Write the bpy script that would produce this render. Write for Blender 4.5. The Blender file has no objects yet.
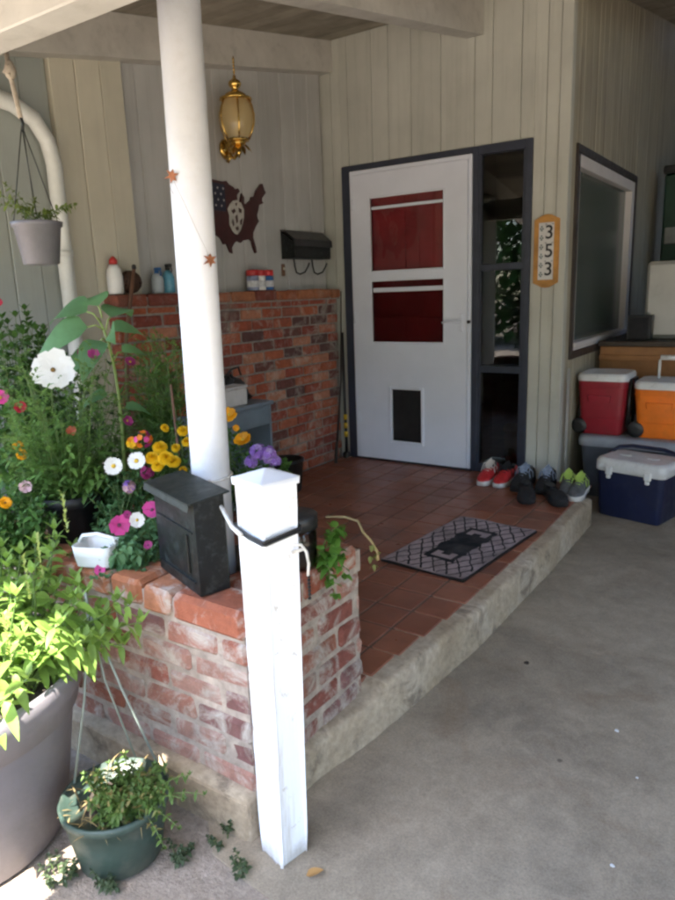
import bpy, bmesh, math, random
from mathutils import Vector, Matrix, Euler
random.seed(7)
PI = math.pi
V = Vector
sc = bpy.context.scene
col = sc.collection

# ------------------------------------------------------------------ camera (solved from the photograph)
F, YAW, PITCH, ROLL = 687.924, 0.598, 0.224, -0.036
CAM = V((1.261, -4.36, 1.236))
_d = V((-math.sin(YAW)*math.cos(PITCH), math.cos(YAW)*math.cos(PITCH), -math.sin(PITCH)))
_r = V((math.cos(YAW), math.sin(YAW), 0)); _u = _r.cross(_d)
CR = math.cos(ROLL)*_r + math.sin(ROLL)*_u
CU = -math.sin(ROLL)*_r + math.cos(ROLL)*_u
CD = _d
G = -0.17                                   # ground level; the porch floor is z = 0

def ray(u, v): return CD + CR*((u-337.5)/F) - CU*((v-450)/F)
def at(u, v, dist): return CAM + ray(u, v)*dist          # dist = depth in metres
def aty(u, v, y): d = ray(u, v); return CAM + d*((y-CAM.y)/d.y)
def atx(u, v, x): d = ray(u, v); return CAM + d*((x-CAM.x)/d.x)
def atz(u, v, z): d = ray(u, v); return CAM + d*((z-CAM.z)/d.z)

# ------------------------------------------------------------------ mesh builder
class MB:
    def __init__(s): s.v=[]; s.f=[]; s.m=[]; s.s=[]
    def add(s, vs, fs, mi=0, sm=False, M=None):
        o=len(s.v)
        s.v += [tuple(M @ V(p)) if M else tuple(p) for p in vs]
        for f in fs: s.f.append(tuple(i+o for i in f)); s.m.append(mi); s.s.append(sm)
    def box(s, x0,x1,y0,y1,z0,z1, b=0.0, mi=0, M=None, jit=0.0):
        c=((x0+x1)/2,(y0+y1)/2,(z0+z1)/2); h=((x1-x0)/2,(y1-y0)/2,(z1-z0)/2)
        if b<=0:
            vs=[(c[0]+sx*h[0],c[1]+sy*h[1],c[2]+sz*h[2]) for sx in(-1,1) for sy in(-1,1) for sz in(-1,1)]
            fs=[(0,1,3,2),(4,6,7,5),(0,4,5,1),(2,3,7,6),(0,2,6,4),(1,5,7,3)]
            s.add(vs,fs,mi,False,M); return
        b=min(b,min(h)*.95); vs=[]; idx={}
        for sx in(-1,1):
            for sy in(-1,1):
                for sz in(-1,1):
                    sg=(sx,sy,sz)
                    j=[random.uniform(-jit,jit) for _ in range(3)]
                    for a in range(3):
                        p=[c[k]+sg[k]*(h[k]-(0 if k==a else b))+j[k] for k in range(3)]
                        idx[(sg,a)]=len(vs); vs.append(tuple(p))
        fs=[]
        for a in range(3):
            o=[k for k in range(3) if k!=a]
            for sn in(-1,1):
                q=[]
                for t in((-1,-1),(1,-1),(1,1),(-1,1)):
                    g=[0,0,0]; g[a]=sn; g[o[0]]=t[0]; g[o[1]]=t[1]; q.append(idx[(tuple(g),a)])
                fs.append(tuple(q))
            for t in((-1,-1),(1,-1),(1,1),(-1,1)):
                g0=[0,0,0]; g0[o[0]]=t[0]; g0[o[1]]=t[1]; g1=g0[:]; g0[a]=-1; g1[a]=1
                fs.append((idx[(tuple(g0),o[0])],idx[(tuple(g0),o[1])],idx[(tuple(g1),o[1])],idx[(tuple(g1),o[0])]))
        for sx in(-1,1):
            for sy in(-1,1):
                for sz in(-1,1): fs.append(tuple(idx[((sx,sy,sz),a)] for a in range(3)))
        s.add(vs,fs,mi,False,M)
    def tube(s, pts, r, n=8, mi=0, cap=True, M=None):
        pts=[V(p) for p in pts]; N=len(pts)
        rs=r if isinstance(r,(list,tuple)) else [r]*N
        vs=[]; prev=None
        for i,p in enumerate(pts):
            t=(pts[min(i+1,N-1)]-pts[max(i-1,0)])
            if t.length<1e-9: t=V((0,0,1))
            t.normalize()
            if prev is None: a=t.orthogonal().normalized()
            else:
                a=prev-t*prev.dot(t)
                a=a.normalized() if a.length>1e-6 else t.orthogonal().normalized()
            prev=a; b=t.cross(a)
            for k in range(n):
                an=2*PI*k/n; vs.append(p+(a*math.cos(an)+b*math.sin(an))*rs[i])
        fs=[(i*n+k,i*n+(k+1)%n,(i+1)*n+(k+1)%n,(i+1)*n+k) for i in range(N-1) for k in range(n)]
        if cap: fs += [tuple(range(n))[::-1], tuple((N-1)*n+k for k in range(n))]
        s.add(vs,fs,mi,True,M)
    def lathe(s, prof, c=(0,0,0), n=24, mi=0, M=None, cap=True):
        vs=[]
        for (r,z) in prof:
            for k in range(n): a=2*PI*k/n; vs.append((c[0]+r*math.cos(a),c[1]+r*math.sin(a),c[2]+z))
        N=len(prof)
        fs=[(i*n+k,i*n+(k+1)%n,(i+1)*n+(k+1)%n,(i+1)*n+k) for i in range(N-1) for k in range(n)]
        if cap: fs += [tuple(range(n))[::-1], tuple((N-1)*n+k for k in range(n))]
        s.add(vs,fs,mi,True,M)
    def prism(s, poly, z0, z1, M=None, mi=0, hole=None):
        n=len(poly)
        vs=[(x,y,z0) for x,y in poly]+[(x,y,z1) for x,y in poly]
        fs=[(i,(i+1)%n,n+(i+1)%n,n+i) for i in range(n)]+[tuple(range(n))[::-1],tuple(range(n,2*n))]
        s.add(vs,fs,mi,False,M)
    def leaf(s, p, d, up, L, W, droop=.3, mi=0, seg=4, fold=.25, shape=.45):
        p=V(p); d=V(d).normalized(); side=d.cross(V(up))
        if side.length<1e-4: side=d.orthogonal()
        side.normalize(); nr=side.cross(d); vs=[]
        for i in range(seg+1):
            t=i/seg
            w=W*.5*(math.sin(PI*min(1,t**(.7 if shape<.5 else 1.0)))**.8 if 0<t<1 else .02)
            c=p+d*(L*t)-nr*0+V((0,0,-droop*L*t*t))
            vs += [c-side*w+nr*(w*fold), c, c+side*w+nr*(w*fold)]
        fs=[]
        for i in range(seg): a=i*3; fs += [(a,a+1,a+4,a+3),(a+1,a+2,a+5,a+4)]
        s.add(vs,fs,mi,True)
    def build(s, name, mats, parent=None, origin=None, recalc=True, smooth=None):
        o=V(origin) if origin is not None else V((0,0,0))
        me=bpy.data.meshes.new(name)
        me.from_pydata([tuple(V(p)-o) for p in s.v],[],s.f)
        if not isinstance(mats,(list,tuple)): mats=[mats]
        for m in mats: me.materials.append(m)
        me.polygons.foreach_set('material_index', s.m)
        me.polygons.foreach_set('use_smooth', s.s if smooth is None else [smooth]*len(s.f))
        if recalc:
            b=bmesh.new(); b.from_mesh(me); bmesh.ops.recalc_face_normals(b,faces=b.faces); b.to_mesh(me); b.free()
        ob=bpy.data.objects.new(name,me); col.objects.link(ob)
        if parent is not None: ob.parent=parent
        elif origin is not None: ob.location=o
        return ob

class Thing:
    """an Empty at the thing's base; parts are meshes given in world coordinates (w=True) or the thing's own"""
    def __init__(s, name, label, cat, loc, rz=0, group=None):
        o=bpy.data.objects.new(name,None); o.empty_display_size=.05; col.objects.link(o)
        o.location=loc; o.rotation_euler=(0,0,rz); o['label']=label; o['category']=cat
        if group: o['group']=group
        s.o=o; s.loc=V(loc); s.rz=rz
    def part(s, name, mb, mat, parent=None, w=True, label=None, **k):
        ob=mb.build(name, mat, parent or s.o, s.loc if w else None, **k)
        if label: ob['label']=label
        return ob

def tag(o, label=None, cat=None, group=None, kind=None):
    if label: o['label']=label
    if cat: o['category']=cat
    if group: o['group']=group
    if kind: o['kind']=kind
    return o

# ------------------------------------------------------------------ materials
def lin(h):
    h=h.lstrip('#'); r=[]
    for i in (0,2,4):
        c=int(h[i:i+2],16)/255; r.append(c/12.92 if c<=.04045 else ((c+.055)/1.055)**2.4)
    return tuple(r)
class NT:
    def __init__(s,name):
        s.m=bpy.data.materials.new(name); s.m.use_nodes=True; s.t=s.m.node_tree; s.n=s.t.nodes; s.l=s.t.links
        s.b=s.n['Principled BSDF']; s.tc=s.n.new('ShaderNodeTexCoord')
    def new(s,t,**k):
        n=s.n.new(t)
        for a,b in k.items(): setattr(n,a,b)
        return n
    def noise(s,scale,detail=4,rough=.6,src=None,dist=0.0):
        n=s.new('ShaderNodeTexNoise'); n.inputs['Scale'].default_value=scale; n.inputs['Detail'].default_value=detail
        n.inputs['Roughness'].default_value=rough; n.inputs['Distortion'].default_value=dist
        s.l.new(src or s.tc.outputs['Object'],n.inputs['Vector']); return n.outputs['Fac']
    def ramp(s,fac,stops,interp='LINEAR'):
        r=s.new('ShaderNodeValToRGB'); e=r.color_ramp; e.interpolation=interp
        while len(e.elements)<len(stops): e.elements.new(.5)
        for el,(p,c) in zip(e.elements,stops):
            el.position=p; el.color=(c[0],c[1],c[2],1) if isinstance(c,(tuple,list)) else (c,c,c,1)
        s.l.new(fac,r.inputs['Fac']); return r.outputs['Color']
    def mix(s,fac,a,b,mode='MIX'):
        m=s.new('ShaderNodeMix',data_type='RGBA',blend_type=mode)
        for i,val in ((0,fac),(6,a),(7,b)):
            sock=m.inputs[i]
            if isinstance(val,(int,float)): sock.default_value=val if i==0 else (val,val,val,1)
            elif isinstance(val,(tuple,list)): sock.default_value=(*val[:3],1)
            else: s.l.new(val,sock)
        return m.outputs[2]
    def math(s,op,a,b=0.0):
        m=s.new('ShaderNodeMath',operation=op)
        for i,v in enumerate((a,b)):
            if isinstance(v,(int,float)): m.inputs[i].default_value=v
            else: s.l.new(v,m.inputs[i])
        return m.outputs[0]
    def island(s): return s.new('ShaderNodeNewGeometry').outputs['Random Per Island']
    def bump(s,h,strength=.3,dist=.01):
        b=s.new('ShaderNodeBump'); b.inputs['Strength'].default_value=strength; b.inputs['Distance'].default_value=dist
        s.l.new(h,b.inputs['Height']); s.l.new(b.outputs['Normal'],s.b.inputs['Normal'])
    def out(s,c,rough=.6,metal=0,spec=None):
        if isinstance(c,(tuple,list)): s.b.inputs['Base Color'].default_value=(*c[:3],1)
        else: s.l.new(c,s.b.inputs['Base Color'])
        if isinstance(rough,(int,float)): s.b.inputs['Roughness'].default_value=rough
        else: s.l.new(rough,s.b.inputs['Roughness'])
        s.b.inputs['Metallic'].default_value=metal
        if spec is not None: s.b.inputs['Specular IOR Level'].default_value=spec
        return s.m
MATS={}
def mat(name, c, rough=.6, var=.18, scale=9, bump=.15, bs=60, isl=0.0, metal=0, spec=None, dirt=0.0, dirtc=(.09,.07,.05)):
    if name in MATS: return MATS[name]
    t=NT(name); n=t.noise(scale,5)
    lo=[x*(1-var) for x in c]; hi=[min(1,x*(1+var)) for x in c]
    o=t.ramp(n,[(.3,lo),(.7,hi)])
    if isl: o=t.mix(1.0,o,t.ramp(t.island(),[(0,1-isl),(1,1.0)]),'MULTIPLY')
    if dirt: o=t.mix(t.math('MULTIPLY',t.ramp(t.noise(scale*2.3,7,.7),[(.52,0.0),(.72,1.0)]),dirt),o,dirtc)
    if bump: t.bump(t.noise(bs,4),bump,.004)
    rr=t.ramp(t.noise(scale*3,3),[(.3,max(0,rough-.08)),(.7,min(1,rough+.08))])
    MATS[name]=t.out(o,rr,metal,spec); return MATS[name]
def leafmat(name, c, var=.5, trans=.35, dry=None):
    if name in MATS: return MATS[name]
    t=NT(name); i=t.island()
    a=[x*(1-var) for x in c]; b=[min(1,x*(1+var)) for x in c]
    stops=[(0,a),(.6,c),(1,b)]
    if dry: stops=[(0,a),(.55,c),(.85,b),(.93,dry),(1,dry)]
    o=t.ramp(i,stops); o=t.mix(.25,o,t.ramp(t.noise(40,3),[(.3,a),(.7,b)]))
    t.out(o,.5,0,.3)
    tr=t.new('ShaderNodeBsdfTranslucent'); t.l.new(o,tr.inputs['Color'])
    ms=t.new('ShaderNodeMixShader'); ms.inputs[0].default_value=trans
    t.l.new(t.b.outputs[0],ms.inputs[1]); t.l.new(tr.outputs[0],ms.inputs[2])
    t.l.new(ms.outputs[0],t.n['Material Output'].inputs['Surface'])
    MATS[name]=t.m; return t.m
def glassmat(name, tint, ior=1.5, rough=.02):
    t=NT(name); tr=t.new('ShaderNodeBsdfTransparent'); tr.inputs[0].default_value=(*tint,1)
    gl=t.new('ShaderNodeBsdfGlossy'); gl.inputs['Roughness'].default_value=rough
    fr=t.new('ShaderNodeFresnel'); fr.inputs['IOR'].default_value=ior
    b=t.new('ShaderNodeBump'); b.inputs['Strength'].default_value=.02; t.l.new(t.noise(3,2),b.inputs['Height'])
    t.l.new(b.outputs[0],gl.inputs['Normal'])
    ms=t.new('ShaderNodeMixShader'); t.l.new(fr.outputs[0],ms.inputs[0]); t.l.new(tr.outputs[0],ms.inputs[1]); t.l.new(gl.outputs[0],ms.inputs[2])
    t.l.new(ms.outputs[0],t.n['Material Output'].inputs['Surface']); return t.m

def siding(name, c, streak=.25, streakc=(.16,.14,.11)):
    t=NT(name); n=t.noise(3,4)
    o=t.ramp(n,[(.3,[x*.9 for x in c]),(.7,[x*1.06 for x in c])])
    o=t.mix(1.0,o,t.ramp(t.island(),[(0,.88),(1,1.0)]),'MULTIPLY')
    mp=t.new('ShaderNodeMapping'); mp.inputs['Scale'].default_value=(14,14,.7); t.l.new(t.tc.outputs['Object'],mp.inputs['Vector'])
    st=t.noise(1.6,6,.65,mp.outputs[0])
    o=t.mix(t.math('MULTIPLY',t.ramp(st,[(.5,0.0),(.75,1.0)]),streak),o,streakc)
    mp2=t.new('ShaderNodeMapping'); mp2.inputs['Scale'].default_value=(90,90,3); t.l.new(t.tc.outputs['Object'],mp2.inputs['Vector'])
    t.bump(t.noise(1.5,4,.6,mp2.outputs[0]),.25,.003)
    return t.out(o,.62,0,.3)
def brickmat(name, cols, grime, white, gsc=7, lo=.5):
    t=NT(name); o=t.ramp(t.island(),[(i/(len(cols)),c) for i,c in enumerate(cols)],'CONSTANT')
    o=t.mix(1.0,o,t.ramp(t.noise(30,6,.7),[(.3,.72),(.7,1.18)]),'MULTIPLY')
    o=t.mix(t.math('MULTIPLY',t.ramp(t.noise(gsc,8,.75,dist=.6),[(lo,0.0),(lo+.15,1.0)]),white),o,(.50,.46,.40))
    o=t.mix(t.math('MULTIPLY',t.ramp(t.noise(gsc*.6,6,.7),[(.5,0.0),(.7,1.0)]),grime),o,(.10,.075,.06))
    h=t.mix(.5,t.noise(45,6,.7),t.noise(170,3,.6)); t.bump(h,.75,.008)
    return t.out(o,.9,0,.2)

m_wall_door = siding('painted_siding', (.525,.525,.465), .25)
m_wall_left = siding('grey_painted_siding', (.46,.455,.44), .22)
m_wall_lit  = siding('warm_lit_siding', (.58,.545,.44), .12)  # pale warm tone paints in light bounced off the foliage
m_wall_cool = siding('cool_grey_shade_siding', (.36,.385,.355), .2)  # cool grey of the boards, with shade painted into the darker tone
m_wall_win  = siding('stained_siding', (.42,.38,.285), .8, (.15,.12,.085))
m_gap   = mat('dark_gap',(.03,.028,.025),.9)
m_beam  = mat('beam_paint',(.50,.48,.44),.55,.12,5,.2,40,dirt=.25)
m_ceil  = mat('ceiling_boards',(.30,.265,.21),.75,.3,5,.3,30,isl=.35)
m_roof  = mat('roof_felt',(.08,.08,.08),.9)
m_white = mat('white_gloss_paint',(.85,.86,.91),.4,.05,6,.12,35,dirt=.12,dirtc=(.35,.30,.24))
m_door  = mat('door_paint',(.73,.76,.84),.38,.04,4,.06,30)
m_trimw = mat('window_trim_paint',(.70,.66,.64),.45,.06,6,.1)
m_navy  = mat('slate_blue_trim',(.034,.040,.060),.45,.2,9,.1)
m_darktrim = mat('dark_brown_trim',(.045,.034,.028),.5,.2,9,.1)
m_red   = mat('red_inner_door',(.46,.030,.042),.5,.25,5,.1)
m_black = mat('black_plastic',(.018,.018,.019),.42,.3,14,.2)
m_blackm= mat('black_metal',(.009,.010,.010),.42,.35,16,.15,metal=.0,spec=.3,dirt=.6,dirtc=(.06,.072,.07))
m_soil  = mat('soil',(.035,.026,.019),.95,.5,30,.9,90)
m_mort  = mat('mortar',(.38,.315,.26),.95,.3,22,.9,70,dirt=.5,dirtc=(.16,.14,.12))
m_mortd = mat('porch_mortar',(.26,.225,.195),.95,.3,22,.8,70,dirt=.3,dirtc=(.10,.09,.08))
BR=[(0.351,0.094,0.052),(0.284,0.075,0.048),(0.405,0.125,0.069),(0.230,0.062,0.046),(0.324,0.106,0.069),(0.162,0.062,0.052),(0.446,0.188,0.115),(0.311,0.081,0.052),(0.378,0.112,0.057),(0.115,0.056,0.052)]
m_brick = brickmat('porch_brick',BR,.4,.55)
BP=[(.30,.10,.07),(.28,.12,.085),(.33,.15,.11),(.24,.085,.065),(.35,.19,.15),(.30,.11,.07),(.20,.10,.09),(.36,.20,.16)]
m_brickp= brickmat('planter_brick',BP,.4,.85,8,.47)
m_capb  = brickmat('cap_brick',[(.36,.135,.065),(.32,.105,.058),(.40,.165,.085),(.28,.085,.05)],.45,.85,10)
m_capw  = brickmat('wall_cap_brick',[(.33,.11,.055),(.26,.08,.05),(.36,.14,.07),(.20,.06,.045),(.30,.09,.05)],.5,.2,8)
m_grass = mat('brass',(.62,.40,.11),.22,.25,25,.1,metal=1.0)
m_wood  = mat('bench_plywood',(.30,.135,.045),.55,.3,6,.15)
m_oak   = mat('oak_plaque',(.46,.22,.045),.45,.3,12,.15)
m_rust  = mat('rust',(.24,.085,.035),.75,.4,40,.4)
m_steel = mat('steel_wire',(.45,.45,.45),.35,metal=.9)
m_ink   = mat('black_ink',(.02,.02,.02),.6)
m_glass = glassmat('window_glass',(.86,.87,.86),1.45)
m_glassd= glassmat('dark_glass',(.5,.52,.5),1.62,.02)
m_screen= glassmat('screen_glass',(.66,.62,.62),1.35,.08)
m_sky   = None

def tilemat():
    t=NT('quarry_tile')
    o=t.ramp(t.island(),[(0,(.25,.083,.045)),(.3,(.29,.10,.055)),(.55,(.22,.075,.045)),(.8,(.33,.12,.065)),(1,(.265,.088,.05))])
    o=t.mix(1.0,o,t.ramp(t.noise(6,6,.65),[(.3,.70),(.7,1.12)]),'MULTIPLY')
    o=t.mix(t.math('MULTIPLY',t.ramp(t.noise(2.4,6,.7),[(.5,0.0),(.72,1.0)]),.4),o,(.12,.085,.07))
    t.bump(t.noise(25,5),.25,.003)
    return t.out(o,t.ramp(t.noise(5,4),[(.3,.26),(.7,.5)]),0,.5)
m_tile=tilemat()
def concretemat(name,c,stain=.5,white=True):
    t=NT(name)
    o=t.ramp(t.noise(1.6,8,.62,dist=.8),[(.28,[x*.68 for x in c]),(.5,c),(.72,[x*1.18 for x in c])])
    o=t.mix(1.0,o,t.ramp(t.noise(9,7,.7,dist=.5),[(.3,.78),(.7,1.12)]),'MULTIPLY')
    o=t.mix(t.math('MULTIPLY',t.ramp(t.noise(.9,7,.66),[(.52,0.0),(.68,1.0)]),stain),o,(.11,.10,.085))
    o=t.mix(t.math('MULTIPLY',t.ramp(t.noise(3.2,9,.72,dist=1.5),[(.54,0.0),(.66,1.0)]),.35),o,[x*1.35 for x in c])
    v=t.new('ShaderNodeTexVoronoi'); v.inputs['Scale'].default_value=3.2; t.l.new(t.tc.outputs['Object'],v.inputs['Vector'])
    o=t.mix(t.math('MULTIPLY',t.ramp(v.outputs['Distance'],[(.018,1.0),(.032,0.0)]),.7),o,(.06,.05,.045))
    o=t.mix(t.math('MULTIPLY',t.ramp(t.noise(1.3,6,.7,dist=2.0),[(.55,0.0),(.7,1.0)]),.4),o,(.20,.125,.07))
    o=t.mix(1.0,o,t.ramp(t.noise(220,3,.65),[(.3,.72),(.7,1.12)]),'MULTIPLY')
    t.bump(t.mix(.4,t.noise(70,5,.7),t.noise(9,4)),.35,.006)
    return t.out(o,t.ramp(t.noise(2.2,5),[(.35,.55),(.65,.85)]),0,.35)
def kerbmat():
    t=NT('kerb_concrete')
    o=t.ramp(t.noise(3,7,.62,dist=.5),[(.25,(.27,.20,.14)),(.42,(.40,.315,.22)),(.55,(.47,.38,.28)),(.75,(.52,.44,.35))])
    o=t.mix(1.0,o,t.ramp(t.noise(38,6,.72),[(.3,.68),(.7,1.15)]),'MULTIPLY')
    o=t.mix(t.math('MULTIPLY',t.ramp(t.noise(6,8,.72,dist=.6),[(.53,0.0),(.64,1.0)]),.7),o,(.13,.10,.075))
    t.bump(t.noise(80,5,.7),.55,.006)
    return t.out(o,.92,0,.2)
m_conc=concretemat('carport_concrete',(.345,.285,.21),.5)
m_kerb=kerbmat() if True else concretemat('kerb_concrete',(.43,.355,.245),1.0)
def groundmat():
    t=NT('yard_dirt')
    o=t.ramp(t.noise(2.5,8,.65,dist=.6),[(.3,(.20,.155,.12)),(.5,(.31,.255,.205)),(.72,(.38,.32,.27))])
    o=t.mix(1.0,o,t.ramp(t.noise(60,5,.7),[(.3,.65),(.7,1.15)]),'MULTIPLY')
    t.bump(t.mix(.5,t.noise(40,6,.7),t.noise(160,3)),.7,.01)
    return t.out(o,.95,0,.2)
m_dirt=groundmat()

# ------------------------------------------------------------------ ground, carport floor, porch
mb=MB(); mb.add([(-60,-60,G),(60,-60,G),(60,60,G),(-60,60,G)],[(0,1,2,3)])
tag(mb.build('ground',m_dirt),'pinkish dirt and old concrete yard ground around the pots','ground',kind='structure')
mb=MB()
poly=[(-.12,-3.12),(.113,-3.316),(.24,-3.335),(.338,-3.345),(.45,-3.9),(.6,-14),(7,-14),(7,4.3),(-.12,4.3)]
mb.prism(poly,G-.05,G+.004)
tag(mb.build('carport_floor',m_conc),'stained grey concrete carport floor','floor',kind='structure')

def edge_x(y):                                   # right edge of the porch slab, slightly bowed
    for (a,b),(c,d) in zip([(-3.4,.17),(-2.95,.185),(-2.7,.232),(-2.5,.25),(-2.0,.292),(-1.1,.31),(-.3,.302)],[(-2.95,.185),(-2.7,.232),(-2.5,.25),(-2.0,.292),(-1.1,.31),(-.3,.302),(.6,.30)]):
        if a<=y<=c: return b+(d-b)*(y-a)/(c-a)
    return .3
mb=MB(); ys=[-3.235+i*.03 for i in range(98)]+[-.305,-.29]
vs=[];fs=[]; jx=0; NZ=9
for i,y in enumerate(ys):
    jx=jx*.7+random.uniform(-.0014,.0014); x=edge_x(y)+jx
    top=-.035 if y<-2.66 else -.004
    chip=random.choice([0]*12+[.004,.009])
    row=[(-1.62,y,top),(x-.024-chip,y,top),(x-.010-chip,y,top-.003-chip*.5)]
    for k in range(NZ-4):
        f=k/(NZ-5); row.append((x+.003*f+random.uniform(-.0012,.0012),y,top-.012+(G-.03-top+.012)*f))
    row.append((-1.62,y,G-.03)); vs+=row
R_=len(row)
for i in range(len(ys)-1):
    for k in range(R_): fs.append((i*R_+k,i*R_+(k+1)%R_,(i+1)*R_+(k+1)%R_,(i+1)*R_+k))
fs += [tuple(range(R_)),tuple((len(ys)-1)*R_+k for k in range(R_))]
mb.add(vs,fs,0,True)
mb.box(-1.62,0.0,-.30,.0,G-.03,-.006)
tag(mb.build('porch_slab',m_kerb),'rough concrete step edge of the porch','floor',kind='structure')
mb=MB(); s=.163
for i in range(14):
    for j in range(18):
        x1=.235-i*s; y1=-.012-j*s; x0=x1-s; y0=y1-s
        if y0<-2.95: continue
        dx=edge_x((y0+y1)/2)-.30
        x1b=x1+(dx if i==0 else 0)*1.0
        if x1<-1.6: continue
        mb.box(max(x0,-1.63)+.004,x1b-.004,y0+.004,y1-.004,-.013,.0+random.uniform(-.0012,.0012),.003)
for a in [0]: mb.box(-1.63,.085,-2.64,-.012,-.02,-.0028,0,1)
tag(mb.build('porch_floor',[m_tile,mat('tile_grout',(.15,.105,.08),.9,.3,12,.3)]),'red brown quarry tiles of the porch','floor',kind='structure')

# ------------------------------------------------------------------ the house
RX=.14; RF=-5.05; RP=-4.20  # unseen front roof edges, placed to shape the sun patches
def ceil(y): return 2.93+.183*y
house=Thing('house','cream board sided house wall with white storm door, carport window and low roof','house',(-.8,0,0))
H=house
def boards(axis, c, n, seams, zlo, zhi, openings, t=.018):
    """vertical boards on plane axis=c, facing n (+1/-1); openings (a,b,z0,z1)"""
    mb=MB()
    for a,b in zip(seams[:-1],seams[1:]):
        cuts=sorted({a,b}|{e for o in openings for e in o[:2] if a<e<b})
        for p,q in zip(cuts[:-1],cuts[1:]):
            m=(p+q)/2; zt=zhi(m) if callable(zhi) else zhi
            zb=zlo(m) if callable(zlo) else zlo
            spans=[(zb,zt)]
            for o in openings:
                if o[0]<m<o[1]:
                    ns=[]
                    for z0,z1 in spans:
                        if o[2]>z0: ns.append((z0,min(z1,o[2])))
                        if o[3]<z1: ns.append((max(z0,o[3]),z1))
                    spans=ns
            g=.0016
            for z0,z1 in spans:
                if z1-z0<.01: continue
                d=random.uniform(-.001,.001)
                lo,hi=sorted((c-n*t,c+n*d))
                P=p+(g if abs(p-a)<1e-6 else 0); Q=q-(g if abs(q-b)<1e-6 else 0)
                if axis=='y': mb.box(P,Q,lo,hi,z0,z1,.0035)
                else: mb.box(lo,hi,P,Q,z0,z1,.0035)
    return mb
# wall behind the porch (plane y=0), with door and sidelight opening
sx=[-1.79,-1.66,-1.523,-1.329,-1.198,-1.028,-.815,-.586,-.47,-.289,-.133,-.052]
H.part('wall',boards('y',0,-1,sx,-.02,2.96,[(-1.585,-.205,-.1,2.105)]),m_wall_door,label='cream boards around the white door')
mb=MB()
mb.box(-1.80,-1.59,.019,.10,-.1,2.95); mb.box(-.2,-.03,.019,.10,-.1,2.95); mb.box(-1.59,-.2,.019,.10,2.11,2.95)
H.part('wall_backing',mb,m_gap)
mb=MB(); mb.box(-.052,.012,-.012,.0,-.02,2.96,.003); mb.box(.0,.012,.0,.06,-.17,2.99,.003)
H.part('corner_trim',mb,m_wall_door)
# wall beside the carport (plane x=0)
sy=[.06]
while sy[-1]<4.2: sy.append(sy[-1]+random.choice([.10,.14,.18,.2]))
H.part('wall',boards('x',0,1,sy,G,lambda y:ceil(y)+.03,[(.18,1.924,.763,2.071)]),m_wall_win,label='weather stained boards around the carport window')
mb=MB(); mb.box(-.10,-.019,.03,.18,G,3.2); mb.box(-.10,-.019,1.93,4.2,G,3.2); mb.box(-.10,-.019,.18,1.93,G,.76); mb.box(-.10,-.019,.18,1.93,2.08,3.1)
H.part('wall_backing',mb,m_gap)
# left wall (plane x=-1.74 facing +x)
sl=[-1.79,-1.692,-1.47,-1.29,-1.12,-.91,-.705,-.48,-.33,-.177,-.018]
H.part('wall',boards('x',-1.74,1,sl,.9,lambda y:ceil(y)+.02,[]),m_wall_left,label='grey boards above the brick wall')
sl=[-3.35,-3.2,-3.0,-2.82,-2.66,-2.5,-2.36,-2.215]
H.part('wall',boards('x',-1.74,1,sl,G,lambda y:ceil(y)+.02,[]),m_wall_cool,label='grey boards left of the downspout with shade in their colour')
H.part('wall',boards('x',-1.715,1,[-2.213,-2.075,-1.928,-1.793],G,lambda y:ceil(y)+.02,[],.04),m_wall_lit,label='boards right of the downspout with warm light in their colour')
mb=MB(); pts=[(-3.35,G),(.12,G),(.12,ceil(.12)+.015),(-3.35,ceil(-3.35)+.015)]
mb.add([(x,y,z) for x in(-1.86,-1.76) for y,z in pts],[(0,1,2,3),(4,5,6,7)]+[(i,(i+1)%4,4+(i+1)%4,4+i) for i in range(4)])
H.part('wall_backing',mb,m_gap)
# beams under the roof
def slopebar(mb,x0,x1,y0,y1,d0,d1,b=0):
    """bar following the roof pitch between depths d0 (top) and d1 (bottom) below the ceiling"""
    vs=[(x,y,ceil(y)-d) for x in(x0,x1) for y in(y0,y1) for d in(d1,d0)]
    mb.add(vs,[(0,1,3,2),(4,6,7,5),(0,4,5,1),(2,3,7,6),(0,2,6,4),(1,5,7,3)])
for x0,x1,y0,y1,lab in ((-1.738,-1.635,-4.5,-.003,'rafter along the left wall'),(-.635,-.53,-4.5,-.003,'rafter above the door'),(.75,.85,-4.7,3.9,None),(2.2,2.3,-4.7,3.9,None),(3.45,3.55,-4.7,3.9,None)):
    mb=MB(); slopebar(mb,x0,x1,y0,y1,.002,.20); H.part('rafter',mb,m_beam,label=lab)
mb=MB(); mb.box(-2.1,.6,-3.16,-3.06,1.944,2.155,.004); H.part('header_beam',mb,m_beam)
mb=MB(); y=RF
while y<3.98:
    y1=min(y+.135,4.0)
    for xa,xb in ((RX,1.9),(1.902,3.6)) if y<RP-.01 else ((-2.15,RX-.001),(RX+.001,1.9),(1.902,3.6)):
        vs=[(x,yy,ceil(yy)+d) for x in(xa,xb) for yy in(y+.0015,y1-.0015) for d in(0,.02)]
        mb.add(vs,[(0,1,3,2),(4,6,7,5),(0,4,5,1),(2,3,7,6),(0,2,6,4),(1,5,7,3)])
    y=y1
H.part('ceiling',mb,m_ceil)
mb=MB()
for xa,xb,ya in ((RX,3.6,RF),(-2.15,RX-.002,RP)):
    vs=[(x,yy,ceil(yy)+d) for x in(xa,xb) for yy in(ya,4.0) for d in(.0215,.09)]
    mb.add(vs,[(0,1,3,2),(4,6,7,5),(0,4,5,1),(2,3,7,6),(0,2,6,4),(1,5,7,3)])
H.part('roof',mb,m_roof)
mb=MB(); mb.box(-2.15,RX-.008,RP-.03,RP-.003,ceil(RP)-.09,ceil(RP)+.09,.003); mb.box(RX-.005,3.6,RF-.03,RF-.003,ceil(RF)-.09,ceil(RF)+.09,.003)
H.part('fascia',mb,m_beam)
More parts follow.
